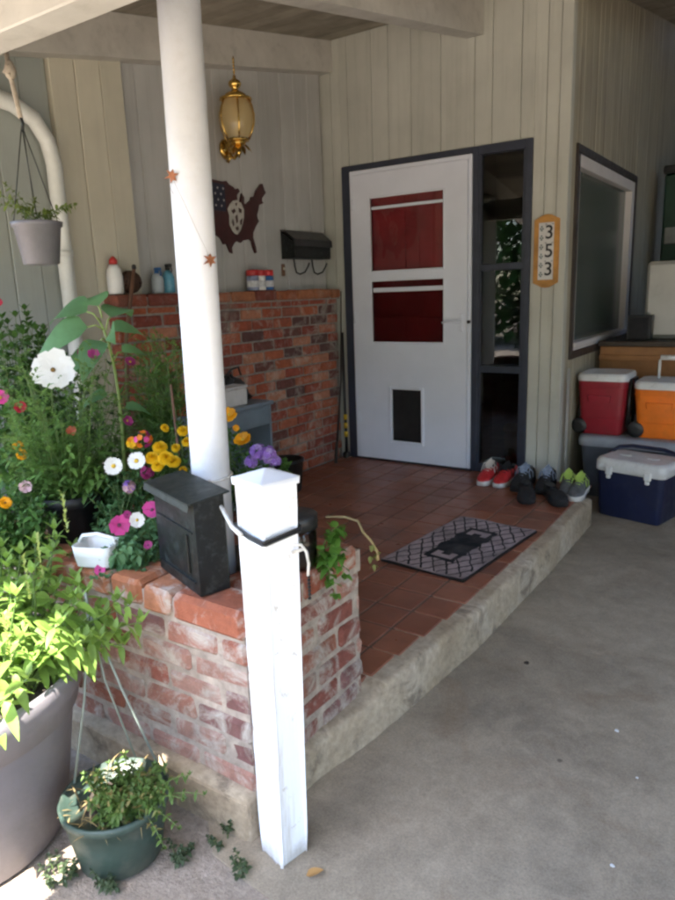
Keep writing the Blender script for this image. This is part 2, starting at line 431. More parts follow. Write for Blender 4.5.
# door frame + storm door
mb=MB(); mb.box(-1.583,-1.512,-.014,.08,0.001,2.103,.003); mb.box(-.588,-.548,-.014,.08,0.001,2.103,.003); mb.box(-.245,-.205,-.014,.08,0.001,2.103,.003)
mb.box(-1.512,-.588,-.014,.08,2.065,2.103,.003); mb.box(-.548,-.245,-.014,.08,2.05,2.103,.003)
mb.box(-1.512,-.588,-.006,.08,-.004,.012,.003)
fr=H.part('door_frame',mb,m_navy)
mb=MB(); mb.box(-1.510,-1.488,-.024,.03,.013,2.063,.003); mb.box(-.612,-.590,-.024,.03,.013,2.063,.003); mb.box(-1.488,-.612,-.024,.03,2.035,2.063,.003)
H.part('storm_door_frame',mb,m_door)
# storm door leaf with two panes and a pet flap
X0,X1,Y0,Y1=-1.485,-.615,-.030,.006
PX0,PX1=-1.352,-.772
mb=MB()
mb.box(X0,PX0,Y0,Y1,.016,2.032); mb.box(PX1,X1,Y0,Y1,.016,2.032)
mb.box(PX0,PX1,Y0,Y1,1.878,2.032); mb.box(PX0,PX1,Y0,Y1,1.318,1.368)
mb.box(PX0,-1.198,Y0,Y1,.016,.872); mb.box(-.952,PX1,Y0,Y1,.016,.872)
mb.box(-1.198,-.952,Y0,Y1,.016,.160); mb.box(-1.198,-.952,Y0,Y1,.548,.872)
door=H.part('door',mb,m_door,label='white storm door with two panes and a pet flap')
mb=MB()
for z0,z1 in ((1.368,1.878),(.872,1.318)):
    for a in ((PX0,PX0+.012,z0,z1),(PX1-.012,PX1,z0,z1),(PX0+.012,PX1-.012,z0,z0+.012),(PX0+.012,PX1-.012,z1-.012,z1)):
        mb.box(a[0],a[1],-.037,-.028,a[2],a[3],.003)
mb.box(PX0+.012,PX1-.012,-.024,-.008,1.793,1.812,.002); mb.box(PX0+.012,PX1-.012,-.016,-.004,1.232,1.262,.002)
def sub(name,mb,m,parent,label=None):
    o=mb.build(name,m,parent,H.loc)
    if label: o['label']=label
    return o
sub('sash',mb,m_door,door)
mb=MB(); mb.box(PX0+.001,PX1-.001,-.012,-.009,1.37,1.876); sub('glass',mb,m_glass,door,'upper clear pane before a red door')
mb=MB(); mb.box(PX0+.001,PX1-.001,-.012,-.009,.874,1.316); sub('glass',mb,m_screen,door,'lower screened dark pane')
mb=MB()
for a in ((-1.215,-1.194,.143,.565),(-.956,-.935,.143,.565),(-1.194,-.956,.143,.164),(-1.194,-.956,.544,.565)): mb.box(a[0],a[1],-.041,-.028,a[2],a[3],.004)
sub('pet_door_frame',mb,m_door,door)
mb=MB(); mb.box(-1.196,-.954,-.016,-.008,.162,.546,.002); sub('pet_flap',mb,m_black,door)
for z in (.28,1.02,1.80):
    mb=MB(); mb.tube([(-1.487,-.034,z),(-1.487,-.034,z+.075)],.006,8); mb.box(-1.486,-1.462,-.0335,-.0295,z+.004,z+.071,.001); sub('hinge',mb,m_door,door)
mb=MB()
mb.box(-.672,-.640,-.040,-.028,.955,1.075,.006); mb.lathe([(.008,0),(.008,.03)],n=10,M=Matrix.Translation((-.656,-.040,1.02))@Matrix.Rotation(PI/2,4,'X'))
mb.tube([(-.656,-.068,1.02),(-.70,-.074,1.024),(-.775,-.068,1.018)],[.009,.0085,.007],8)
sub('handle',mb,m_door,door)
mb=MB(); mb.lathe([(.011,0),(.011,.014),(.004,.016)],n=12,M=Matrix.Translation((-.600,-.025,1.02))@Matrix.Rotation(PI/2,4,'X')); sub('latch',mb,m_blackm,door)
mb=MB(); mb.box(-1.50,-.60,.042,.08,.012,2.06,.003)
for xa,xb,za,zb in ((-1.40,-1.10,1.2,1.9),(-1.0,-.7,1.2,1.9),(-1.40,-1.10,.2,1.05),(-1.0,-.7,.2,1.05)): mb.box(xa,xb,.034,.043,za,zb,.006)
H.part('inner_door',mb,m_red)
# sidelight of three dark panes
mb=MB(); mb.box(-.548,-.245,-.008,.05,1.345,1.385,.003); mb.box(-.548,-.245,-.008,.05,.685,.730,.003); mb.box(-.548,-.245,-.008,.05,.001,.06,.003)
mb.box(-.5475,-.532,-.004,.048,.05,2.05); mb.box(-.261,-.2455,-.004,.048,.05,2.05)
sl_=H.part('sidelight',mb,m_navy,label='tall narrow dark window right of the door')
for z0,z1 in ((1.387,2.048),(.732,1.343),(.062,.683)):
    mb=MB(); mb.box(-.546,-.247,.018,.022,z0,z1); sub('pane',mb,m_glassd,sl_)
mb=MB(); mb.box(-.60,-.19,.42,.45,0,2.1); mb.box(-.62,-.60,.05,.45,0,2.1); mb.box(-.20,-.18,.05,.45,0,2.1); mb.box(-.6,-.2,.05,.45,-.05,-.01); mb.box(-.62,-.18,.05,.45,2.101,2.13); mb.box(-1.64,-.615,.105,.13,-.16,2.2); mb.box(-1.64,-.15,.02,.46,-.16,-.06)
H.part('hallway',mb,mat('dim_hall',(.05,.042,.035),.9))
mb=MB(); mb.lathe([(.07,0),(.085,.02),(.10,.22),(.085,.235)],(-.34,.25,0),16); mb.box(-.44,-.22,.2,.3,.235,.3,.02)
H.part('hall_basket',mb,mat('wicker',(.20,.10,.05),.8))
# carport window
def obscure():
    t=NT('obscured_glass'); t.out(t.ramp(t.noise(1.5,3),[(.3,(.085,.10,.085)),(.7,(.12,.135,.12))]),.22,0,.7)
    t.bump(t.noise(4,2),.05,.01); return t.m
y0,y1,z0,z1=.18,1.924,.763,2.071
mb=MB(); t=.05
mb.box(-.02,.016,y0,y1,z1-t,z1,.003); mb.box(-.02,.016,y0,y1,z0,z0+t,.003); mb.box(-.02,.016,y0,y0+t,z0+t,z1-t,.003); mb.box(-.02,.016,y1-t,y1,z0+t,z1-t,.003)
win=H.part('window',mb,m_darktrim,label='large carport window with dull dark glass')
mb=MB(); t2=.075; a0,a1,b0,b1=y0+t,y1-t,z0+t,z1-t
mb.box(-.05,.008,a0,a1,b1-t2,b1,.004); mb.box(-.05,.008,a0,a1,b0,b0+.03,.004); mb.box(-.07,.026,a0,a1,b0+.03,b0+.055,.004)
mb.box(-.05,.008,a0,a0+t2*.5,b0+.055,b1-t2,.004); mb.box(-.05,.008,a1-t2*1.3,a1,b0+.055,b1-t2,.004)
sub('window_frame',mb,m_trimw,win)
mb=MB(); mb.box(-.046,-.042,a0+.02,a1-.03,b0+.03,b1-.05); sub('pane',mb,obscure(),win)
mb=MB(); n=60; vs=[];fs=[]
for i in range(n+1):
    yy=a0+.03+(a1-a0-.06)*i/n; xx=-.085+.008*math.sin(i*1.3)
    vs += [(xx,yy,b0+.04),(xx,yy,b1-.05)]
for i in range(n): fs.append((i*2,i*2+2,i*2+3,i*2+1))
mb.add(vs,fs,0,True); sub('curtain',mb,mat('grey_curtain',(.36,.38,.34),.8),win)
# downspout on the left wall
mb=MB(); yS=-2.26; xS=-1.695
mb.tube([(xS,yS,G+.02),(xS,yS,1.0),(xS,yS,1.86),(xS,yS-.02,1.96),(xS+.005,yS-.08,2.04),(xS+.01,yS-.18,2.085),(xS+.02,yS-.5,2.13),(xS+.02,yS-.95,2.20)],.036,12)
for z in (.5,1.45): mb.tube([(xS,yS,z),(xS,yS,z+.03)],.040,12)
H.part('downspout',mb,mat('downspout_paint',(.62,.63,.60),.4,.1))
mb=MB(); mb.tube([(.035,.075,-.15),(.035,.075,.72)],.009,8); H.part('conduit',mb,mat('grey_conduit',(.35,.34,.32),.5))

# ------------------------------------------------------------------ brick knee wall on the left of the porch
bw=Thing('brick_wall','low red brick wall along the left side of the porch','wall',(-1.7,-1,0))
mb=MB(); mb.box(-1.735,-1.658,-2.02,-.016,-.1,1.20); bw.part('mortar',mb,m_mortd)
mb=MB(); cz=.0; row=0; bh=.058; jg=.0105
while cz<1.185:
    yy=-2.03+(0 if row%2 else -.105)
    while yy<-.02:
        L=.205; a=max(yy,-2.03); b=min(yy+L,-.014)
        if b-a>.04:
            d=random.uniform(-.004,.004)
            mb.box(-1.73,-1.648+d,a,b-jg,cz,cz+bh,.006,0,None,.0022)
        yy+=L+.004
    cz+=bh+jg; row+=1
bw.part('bricks',mb,m_brick)
mb=MB(); yy=-2.05
while yy<-.03:
    L=random.uniform(.195,.225); b=min(yy+L,-.014)
    mb.box(-1.733,-1.615+random.uniform(-.006,.006),yy,b-.01,1.205,1.268+random.uniform(-.003,.003),.009,0,None,.003)
    yy+=L
bw.part('cap',mb,m_capw)
mb=MB(); mb.box(-1.733,-1.632,-2.04,-.016,1.195,1.252); bw.part('cap_mortar',mb,m_mortd)

# ------------------------------------------------------------------ brick planter in front
pl=Thing('brick_planter','weathered red brick planter with white mortar smears beside the white post','planter',(-.3,-2.95,0))
PXR,PYF,PYB=.172,-3.205,-2.655; ZB,ZT=-.045,.385
mb=MB()
mb.box(-1.6,PXR-.005,PYF+.008,PYF+.09,ZB-.1,ZT+.02); mb.box(PXR-.09,PXR-.008,PYF+.09,PYB-.008,ZB,ZT+.02); mb.box(-1.6,PXR-.09,PYB-.09,PYB-.012,ZB,ZT-.05)
pl.part('mortar',mb,m_mort)
mb=MB(); row=0; cz=ZB; bh=.062; jg=.0115
while cz<ZT-.02:
    zt=cz+bh; off=(.0 if row%2 else .105)
    x=PXR-(.205 if row%2==0 else .1); first=True         # front face, from the corner leftwards
    xr=PXR
    while xr>-1.6:
        L=(.205 if (row%2==0 or not first) else .098); xl=xr-L
        d=random.uniform(-.004,.005)
        mb.box(max(xl,-1.6)+jg,xr,PYF+d,PYF+.095,cz,zt+random.uniform(-.002,.002),.010,0,None,.004)
        xr=xl; first=False
    yr=PYF+(.107 if row%2==0 else .21); 
    if row%2: mb.box(PXR-.098+.002,PXR+random.uniform(-.004,.004),PYF+.100,PYF+.203,cz,zt,.010,0,None,.004)
    while yr<PYB-.03:
        L=.205; y1_=min(yr+L,PYB)
        mb.box(PXR-.095,PXR+random.uniform(-.005,.004),yr+jg*.6,y1_-jg*.4,cz,zt+random.uniform(-.002,.002),.010,0,None,.004)
        yr+=L
    xr=PXR-.1                                         # porch side
    while xr>-1.6:
        mb.box(xr-.2,xr-.01,PYB-.095,PYB,cz,zt,.008,0,None,.003); xr-=.21
    cz+=bh+jg; row+=1
pl.part('bricks',mb,m_brickp)
mb=MB(); xr=PXR+.012                                  # cap of rowlock bricks, corner and both runs
zc0,zc1=.402,.478
mb.box(-.07,PXR+.014,PYF-.016,PYF+.10,zc0,zc1+.004,.014,0,None,.004)
xr=-.082
while xr>-1.6:
    L=random.uniform(.10,.135); mb.box(xr-L,xr,PYF-.014+random.uniform(-.004,.004),PYF+.175,zc0,zc1+random.uniform(-.004,.003),.012,0,None,.004); xr-=L+.012
yy=PYF+.112
while yy<PYB-.04:
    L=min(random.uniform(.10,.14),PYB+.015-yy); mb.box(PXR-.19,PXR+.012+random.uniform(-.004,.004),yy,yy+L,zc0,zc1+random.uniform(-.003,.004),.013,0,None,.005); yy+=L+.011
pl.part('cap',mb,m_capb)
mb=MB(); mb.box(-1.6,PXR-.002,PYF+.004,PYF+.165,.386,.455); mb.box(PXR-.18,PXR-.002,PYF+.165,PYB,.386,.455); pl.part('cap_mortar',mb,m_mort)
mb=MB(); n=16; vs=[];fs=[]
for i in range(41):
    for j in range(9):
        vs.append((-1.6+i*(1.6+PXR-.19)/40, PYF+.16+j*(PYB-.08-PYF-.16)/8, .405+random.uniform(-.012,.015)))
for i in range(40):
    for j in range(8): fs.append((i*9+j,(i+1)*9+j,(i+1)*9+j+1,i*9+j+1))
mb.add(vs,fs,0,True); pl.part('soil',mb,m_soil)
mb=MB(); mb.box(-1.62,PXR+.004,PYF-.035,PYF+.05,G-.03,-.046,.012); pl.part('footing',mb,m_kerb)
# ------------------------------------------------------------------ shape helpers for the objects
def rr(hx,hy,r,n=5):
    """rounded rectangle outline"""
    pts=[]; r=min(r,hx*.999,hy*.999)
    for cx,cy,a0 in ((hx-r,hy-r,0),(-hx+r,hy-r,PI/2),(-hx+r,-hy+r,PI),(hx-r,-hy+r,1.5*PI)):
        for k in range(n+1):
            a=a0+PI/2*k/n; pts.append((cx+r*math.cos(a),cy+r*math.sin(a)))
    return pts
def loft(mb, secs, c=(0,0,0), mi=0, M=None, cap=True, sm=True):
    """secs: (z,hx,hy,r) rounded rectangles stacked"""
    vs=[];n=None
    for z,hx,hy,r in secs:
        p=rr(hx,hy,r); n=len(p); vs += [(c[0]+x,c[1]+y,c[2]+z) for x,y in p]
    fs=[(i*n+k,i*n+(k+1)%n,(i+1)*n+(k+1)%n,(i+1)*n+k) for i in range(len(secs)-1) for k in range(n)]
    mb.add(vs,fs,mi,sm,M)
    if cap:
        N=len(secs); mb.add(vs[:n],[tuple(range(n))[::-1]],mi,False,M); mb.add(vs[(N-1)*n:],[tuple(range(n))],mi,False,M)
def rotz(a): return Matrix.Rotation(a,4,'Z')
def face(p,n):
    """matrix placing local +Z along n at p"""
    q=V(n).normalized().to_track_quat('Z','Y'); return Matrix.Translation(p)@q.to_matrix().to_4x4()

# ------------------------------------------------------------------ column, post, strap, mailbox
c0=aty(211,475,-2.95); c1=aty(178.5,0,-2.95)
def colax(z): t=(z-c0.z)/(c1.z-c0.z); return c0+(c1-c0)*t
HZ=aty(40,15,-3.01).z
ct=Thing('porch_column','round white porch column rising from the planter behind the black box','column',colax(.39))
mb=MB(); mb.tube([colax(.39),colax(1.0),colax(HZ-.02)],[.0565,.0555,.0545],28); ct.part('shaft',mb,m_white)
mb=MB(); b=colax(HZ-.012); loft(mb,[(-.010,.075,.075,.01),(.010,.075,.075,.01)],b); ct.part('cap_plate',mb,m_white)
def on_col(u,v):
    """point on the column's surface seen at u,v (or its rim)"""
    d=ray(u,v); best=None
    for i in range(4000):
        p=CAM+d*(1.2+i*.0004)
        a=colax(p.z); q=V((p.x-a.x,p.y-a.y))
        if best is None or q.length<best[0]: best=(q.length,p.copy())
        if q.length<.0575: return p,V((q.x,q.y,0)).normalized()
    p=best[1]; a=colax(p.z); q=V((p.x-a.x,p.y-a.y,0)).normalized()
    return a+q*.058,q
st=Thing('star_garland','two rusty metal leaf stars on a thin wire across the white column','ornament',on_col(190,215)[0])
ends=[]
for (u,v,rot) in ((173,176,.2),(209.5,260,.5)):
    p,n=on_col(u,v); mb=MB(); k=6; pts=[]
    for i in range(2*k):
        R=(.0205 if i%2==0 else .0085)*(1+.18*math.sin(i*2.3)); a=PI*i/k+rot; pts.append((R*math.cos(a),R*math.sin(a)))
    nn=(n+(CAM-p).normalized()*.8).normalized()
    mb.prism(pts,-.001,.0012,face(p+nn*.006,nn)); st.part('star',mb,m_rust); ends.append((p,n))
mb=MB(); pts=[]
for i in range(9):
    t=i/8; p,n=on_col(173+(209.5-173)*t,176+(260-176)*t); pts.append(p+n*(.003+.004*math.sin(t*PI*3)**2))
mb.tube(pts,.0007,5); 
e=ends[0]; mb.tube([e[0],e[0]+V((-.012,0,-.03)),e[0]+V((-.004,.01,-.06))],.001,5)
st.part('wire',mb,m_steel)

rz=math.radians(-13.5)
po=Thing('white_post','short square white wooden post standing on the concrete beside the brick planter','post',(.268,-3.211,G),rz)
po.o.rotation_euler=(-.004,.008,rz)
mb=MB()
def postmat():
    t=NT('worn_white_wood'); n=t.noise(4,5)
    o=t.ramp(n,[(.3,(.84,.85,.88)),(.7,(.90,.91,.94))])
    mp=t.new('ShaderNodeMapping'); mp.inputs['Scale'].default_value=(16,16,1.1); t.l.new(t.tc.outputs['Object'],mp.inputs['Vector'])
    o=t.mix(t.math('MULTIPLY',t.ramp(t.noise(2,7,.7,mp.outputs[0]),[(.54,0.0),(.68,1.0)]),.5),o,(.48,.42,.34))
    o=t.mix(t.math('MULTIPLY',t.ramp(t.noise(26,6,.75),[(.60,0.0),(.66,1.0)]),.55),o,(.40,.33,.25))
    sp=t.new('ShaderNodeSeparateXYZ'); t.l.new(t.tc.outputs['Object'],sp.inputs[0])
    foot=t.ramp(t.math('ADD',sp.outputs[2],t.math('MULTIPLY',t.noise(18,6,.7),.10)),[(.055,1.0),(.10,0.0)])
    o=t.mix(t.math('MULTIPLY',foot,.6),o,(.28,.24,.19))
    mp2=t.new('ShaderNodeMapping'); mp2.inputs['Scale'].default_value=(110,110,4); t.l.new(t.tc.outputs['Object'],mp2.inputs['Vector'])
    t.bump(t.mix(.4,t.noise(1.5,5,.65,mp2.outputs[0]),t.noise(22,5,.7)),.35,.004)
    return t.out(o,.5,0,.4)
def sqpost(zs, hs, jit=.0009):
    vs=[]
    for z,h in zip(zs,hs):
        for k,(sx,sy) in enumerate(((-1,-1),(1,-1),(1,1),(-1,1))):
            bz=.006
            vs += [(sx*h-(bz*sx if k%2==0 else 0)+random.uniform(-jit,jit), sy*h-(bz*sy if k%2==1 else 0)+random.uniform(-jit,jit), z),
                   (sx*h-(bz*sx if k%2==1 else 0)+random.uniform(-jit,jit), sy*h-(bz*sy if k%2==0 else 0)+random.uniform(-jit,jit), z)]
    n=8; fs=[(i*n+k,i*n+(k+1)%n,(i+1)*n+(k+1)%n,(i+1)*n+k) for i in range(len(zs)-1) for k in range(n)]
    fs += [tuple(range(n))[::-1],tuple((len(zs)-1)*n+k for k in range(n))]
    return vs,fs
zs=[0.004+i*.0520 for i in range(20)]; vs,fs=sqpost(zs,[.0455+.0068*i/19-(.0015 if i==0 else 0) for i in range(20)]); mb.add(vs,fs)
po.part('shaft',mb,postmat() if True else siding('worn_white_wood',(.88,.89,.93),.42,(.50,.45,.38)),w=False)
mb=MB(); loft(mb,[(.992,.0555,.0555,.004),(1.008,.0565,.0565,.004),(1.0085,.053,.053,.004),(1.027,.004,.004,.003)]); po.part('cap',mb,m_white,w=False)
# strap: black band round the post, white end looping to the column
sp=Thing('strap','black and white cable strap looped round the top of the white post','strap',at(285,522,1.66))
P=Matrix.LocRotScale(V((.268,-3.211,G)),Euler((-.004,.008,rz)),None)
zb=.875; h=.0535
ring=[P@V((x*h,y*h,zb+dz)) for x,y,dz in ((-1,-1,.012),(-.9,-1.02,.010),(0,-1.03,0),(.95,-1.02,-.004),(1.03,-.95,-.004),(1.03,.9,.004),(.95,1.03,.006),(-.95,1.03,.02),(-1.03,.95,.02),(-1.03,-.9,.014),(-1,-1,.012))]
mb=MB(); mb.tube(ring,.0042,7); mb.tube([p+V((0,0,.007)) for p in ring],.003,7); sp.part('band',mb,m_black)
mb=MB(); a=ring[0]; zc=.725; cc=colax(zc)
mb.tube([cc+V((.0605*math.cos(q),.0605*math.sin(q),.004*math.sin(q))) for q in [2*PI*i/20 for i in range(21)]],.0038,7)
s1=cc+V((.0605*math.cos(-.9),.0605*math.sin(-.9),0))
mb.tube([s1,s1.lerp(a,.45)+V((0,0,-.012)),a+V((-.006,-.004,.002)),a+V((.012,-.010,-.003)),a+V((.034,-.019,-.007))],.0055,8)
sp.part('rope',mb,mat('white_cord',(.62,.60,.56),.8,.2,40,.4))
b=P@V((.055,.03,.83))
mb=MB(); mb.tube([b+V((0,0,.02)),b+V((.012,.012,.018)),b+V((.020,.02,0)),b+V((.022,.024,-.03)),b+V((.020,.022,-.06))],.0035,7); mb.tube([b+V((-.006,0,.0)),b+V((.016,.013,.008))],.004,7); sp.part('loose_end',mb,mat('white_cord',(.62,.60,.56)))
mb=MB()
for k in range(7): 
    c=b+V((.021,.023,-.062-.009*k)); mb.lathe([(.0015,-.004),(.0042,-.002),(.0042,.002),(.0015,.004)],c,8)
sp.part('chain',mb,m_blackm)

Fp=atz(201,597,.484); Lp=atz(161,567,.484)
e1=(Lp-Fp); w=e1.length; e1.normalize(); e2=V((-e1.y,e1.x,0))
if e2.dot(CD)<0: e2=-e2
Rp=atz(228,590,.484); dpt=max(.085,(Rp-Fp).dot(e2))
ang=math.atan2(e1.y,e1.x)
mx=Thing('mailbox','black metal letter box with a tilted lid standing on the planter corner','mailbox',Fp)
B=Matrix(((e1.x,e2.x,0,Fp.x),(e1.y,e2.y,0,Fp.y),(0,0,1,Fp.z),(0,0,0,1)))
def zat(P0,v):
    lo,hi=-1,4
    for _ in range(50):
        m=(lo+hi)/2; q=V((P0.x,P0.y,m))-CAM; vv=450-F*q.dot(CU)/q.dot(CD)
        if vv>v: lo=m
        else: hi=m
    return m
hF=zat(Fp,502)-Fp.z
mb=MB(); vs=[(0,0,0),(w,0,0),(w,dpt,0),(0,dpt,0),(0,0,hF-.006),(w,0,hF-.006),(w,dpt,hF+.004),(0,dpt,hF+.004)]
mb.add(vs,[(0,1,2,3),(4,5,6,7),(0,1,5,4),(1,2,6,5),(2,3,7,6),(3,0,4,7)],0,False,B)
mb.box(.02,w-.02,-.006,.0,.03,.034,0,0,B); mb.box(.018,w-.018,-.004,0,hF-.09,hF-.086,0,0,B); mb.box(.05,.056,-.005,0,.05,hF-.1,.001,0,B)
mx.part('body',mb,m_blackm)
mb=MB(); sl=.010/dpt
def lidz(y): return hF-.006+.003+sl*y
vs=[]
for x,y in ((-.012,-.020),(w+.016,-.020),(w+.016,dpt+.012),(-.012,dpt+.012)): vs += [(x,y,lidz(y)),(x,y,lidz(y)+.005)]
mb.add(vs,[(0,2,4,6),(1,3,5,7),(0,2,3,1),(2,4,5,3),(4,6,7,5),(6,0,1,7)],0,False,B)
mb.add([(-.012,-.020,lidz(-.02)),(w+.016,-.020,lidz(-.02)),(w+.016,-.023,lidz(-.02)-.016),(-.012,-.023,lidz(-.02)-.016)],[(0,1,2,3)],0,False,B)
mx.part('lid',mb,mat('dark_green_black_metal',(.014,.019,.018),.5,.35,12,.2,spec=.3,dirt=.35,dirtc=(.05,.06,.058)))

def frostglass(name):
    t=NT(name); tr=t.new('ShaderNodeBsdfTransparent'); tr.inputs[0].default_value=(.95,.85,.62,1)
    t.out((.62,.50,.28),.12,0,.6)
    ms=t.new('ShaderNodeMixShader'); ms.inputs[0].default_value=.42; t.l.new(tr.outputs[0],ms.inputs[1]); t.l.new(t.b.outputs[0],ms.inputs[2])
    t.l.new(ms.outputs[0],t.n['Material Output'].inputs['Surface']); return t.m
# ------------------------------------------------------------------ things on and by the porch walls
L0=atx(237,122,-1.585)
ln=Thing('wall_lantern','brass coach lantern with ribbed glass on the left board wall','lantern',L0)
cx,cy,cz=L0
mb=MB(); n=6
def ringp(z): # glass bulge profile
    return .070+.040*math.sin(PI*min(1,max(0,(z+.10)/.24)))
for k in range(n):
    a=2*PI*k/n+.3; mb.tube([(cx+ringp(z)*math.cos(a),cy+ringp(z)*math.sin(a),cz+z) for z in (-.10,-.06,-.02,.03,.08,.12)],.0042,6)
mb.lathe([(.05,-.108),(.062,-.104),(.062,-.094),(.045,-.09)],L0,18); mb.lathe([(.080,.112),(.094,.116),(.092,.126),(.06,.13)],L0,18)
ln.part('cage',mb,m_grass)
mb=MB(); mb.lathe([(.070,.128),(.060,.145),(.040,.158),(.022,.165),(.018,.175),(.030,.185),(.038,.20),(.032,.215),(.015,.226),(.008,.235),(.010,.242),(.004,.25)],L0,20); ln.part('crown',mb,m_grass)
mb=MB(); mb.tube([(cx,cy,cz+.25),(cx,cy,cz+.345)],.003,6)
for k in range(5): mb.lathe([(.002,-.008),(.006,-.004),(.006,.004),(.002,.008)],(cx,cy,cz+.262+k*.017),8)
ln.part('chain',mb,m_grass)
mb=MB(); mb.lathe([(ringp(z)-.006,z) for z in (-.092,-.06,-.02,.03,.08,.114)],L0,18,cap=False); ln.part('glass',mb,frostglass('lantern_glass'))
mb=MB(); mb.lathe([(.016,-.09),(.016,.0),(.010,.01),(.012,.03),(.002,.055)],L0,12); ln.part('candle',mb,mat('candle_ivory',(.75,.72,.65),.4))
mb=MB(); mb.lathe([(.05,-.108),(.035,-.125),(.015,-.135),(.012,-.15),(.018,-.16),(.010,-.175),(.003,-.195)],L0,16)
for k in range(7): a=2*PI*k/7; mb.leaf((cx+.03*math.cos(a),cy+.03*math.sin(a),cz-.12),(math.cos(a),math.sin(a),-.7),(0,0,1),.06,.035,.2)
ln.part('base',mb,m_grass)
mb=MB(); mb.lathe([(.06,0),(.055,.012),(.03,.02),(.0,.022)],n=20,M=Matrix.Translation((-1.738,cy+.06,cz-.12))@Matrix.Rotation(PI/2,4,'Y'))
mb.tube([(-1.72,cy+.06,cz-.12),(-1.69,cy+.05,cz-.17),(-1.65,cy+.03,cz-.185),(cx-.02,cy+.01,cz-.17),(cx,cy,cz-.13)],.010,8)
mb.tube([(-1.72,cy+.05,cz-.14),(-1.66,cy+.0,cz-.15),(-1.62,cy-.03,cz-.18),(-1.64,cy-.035,cz-.215),(-1.665,cy-.02,cz-.205)],.007,7)
ln.part('bracket',mb,m_grass)

US=[(.02,.585),(.06,.60),(.30,.595),(.45,.59),(.50,.60),(.53,.575),(.58,.56),(.60,.545),(.64,.555),(.66,.535),(.62,.50),(.625,.44),(.65,.43),(.665,.48),(.68,.52),(.71,.49),(.705,.44),(.74,.44),(.79,.475),(.80,.50),(.845,.51),(.87,.56),(.935,.62),(.96,.625),(.985,.57),(1.0,.555),(.945,.505),(.94,.48),(.96,.465),(.90,.445),(.885,.40),(.865,.36),(.87,.33),(.885,.31),(.84,.265),(.80,.21),(.795,.17),(.825,.09),(.83,.045),(.81,.04),(.785,.09),(.77,.14),(.74,.155),(.70,.145),(.66,.14),(.63,.12),(.58,.135),(.545,.11),(.515,.075),(.52,.03),(.49,.04),(.455,.105),(.42,.10),(.385,.15),(.33,.175),(.28,.165),(.23,.165),(.155,.195),(.115,.20),(.085,.25),(.055,.275),(.035,.33),(.01,.39),(.005,.45),(.015,.53)]
MW=.74; MY=-1.435; MZ=1.475
mp=Thing('map_plaque','dark red metal cutout map with a pale face patch on the left wall','wall art',(-1.738,MY+.37,MZ))
MM=Matrix(((0,0,1,-1.728),(MW,0,0,MY),(0,MW,0,MZ),(0,0,0,1)))
mb=MB(); mb.prism(US,-.004,.006,MM); mp.part('plate',mb,mat('dark_red_metal',(.045,.010,.010),.45,.3,10,.2))
mb=MB(); mb.prism([(.03,.57),(.30,.575),(.47,.565),(.47,.36),(.04,.36),(.025,.42),(.03,.52)],.0065,.009,MM); sf=mp.part('star_field',mb,mat('navy_metal',(.010,.013,.03),.45,.2))
for i in range(6):
    for j in range(4):
        q=[(.09+i*.066+(.03 if j%2 else 0)+.011*(1 if k%2==0 else .42)*math.cos(PI*k/5+PI/2), .40+j*.045+.011*(1 if k%2==0 else .42)*math.sin(PI*k/5+PI/2)) for k in range(10)]
        mb=MB(); mb.prism(q,.009,.0105,MM); mp.part('star',mb,mat('pale_star',(.45,.44,.42),.6),parent=sf)
mb=MB(); fp=[(.53,.21),(.50,.26),(.505,.33),(.49,.38),(.52,.42),(.56,.45),(.61,.46),(.66,.44),(.69,.39),(.685,.33),(.66,.27),(.63,.22),(.59,.185),(.56,.19)]
mb.prism(fp,.0065,.0095,MM); pf=mp.part('face_patch',mb,mat('pale_patch',(.42,.40,.36),.6,.35,30))
mb=MB()
for q in ([(.53,.37),(.57,.39),(.585,.37),(.55,.345)],[(.62,.40),(.66,.39),(.655,.36),(.625,.365)],[(.575,.33),(.60,.345),(.605,.29),(.585,.27)],[(.53,.28),(.545,.31),(.555,.26),(.54,.245)],[(.63,.30),(.66,.32),(.65,.27),(.63,.265)],[(.565,.24),(.60,.25),(.61,.225),(.58,.215)],[(.58,.43),(.61,.44),(.60,.41)]):
    mb.prism(q,.0095,.011,MM)
mp.part('face_marks',mb,mat('dark_red_metal',(.05,.012,.012)),parent=pf)

wm=Thing('wall_mailbox','black wall mailbox with two newspaper hooks on the left wall','mailbox',(-1.738,-.33,1.47))
mb=MB(); ya,yb=-.545,-.115
def prof(mb,pts,y0,y1,b=0):
    n=len(pts); vs=[(x,y0,z) for x,z in pts]+[(x,y1,z) for x,z in pts]
    mb.add(vs,[(i,(i+1)%n,n+(i+1)%n,n+i) for i in range(n)]+[tuple(range(n)),tuple(range(n,2*n))])
prof(mb,[(-1.738,1.475),(-1.64,1.475),(-1.63,1.485),(-1.63,1.58),(-1.738,1.655)],ya,yb); wm.part('body',mb,m_blackm)
mb=MB(); prof(mb,[(-1.738,1.662),(-1.70,1.660),(-1.622,1.600),(-1.618,1.555),(-1.622,1.555),(-1.627,1.597),(-1.702,1.655),(-1.738,1.657)],ya-.008,yb+.008); wm.part('lid',mb,mat('mailbox_lid',(.02,.02,.022),.35,.3,14,.1))
for yy in (-.43,-.22):
    mb=MB(); mb.tube([(-1.70,yy-.03,1.478),(-1.695,yy-.03,1.43),(-1.685,yy-.028,1.385),(-1.66,yy-.022,1.372),(-1.625,yy-.01,1.385),(-1.605,yy,1.42),(-1.60,yy+.01,1.445)],.006,7); wm.part('hook',mb,m_blackm)
dbt=Thing('doorbell','small brown doorbell plate above the brick wall cap','doorbell',atx(283,270,-1.736))
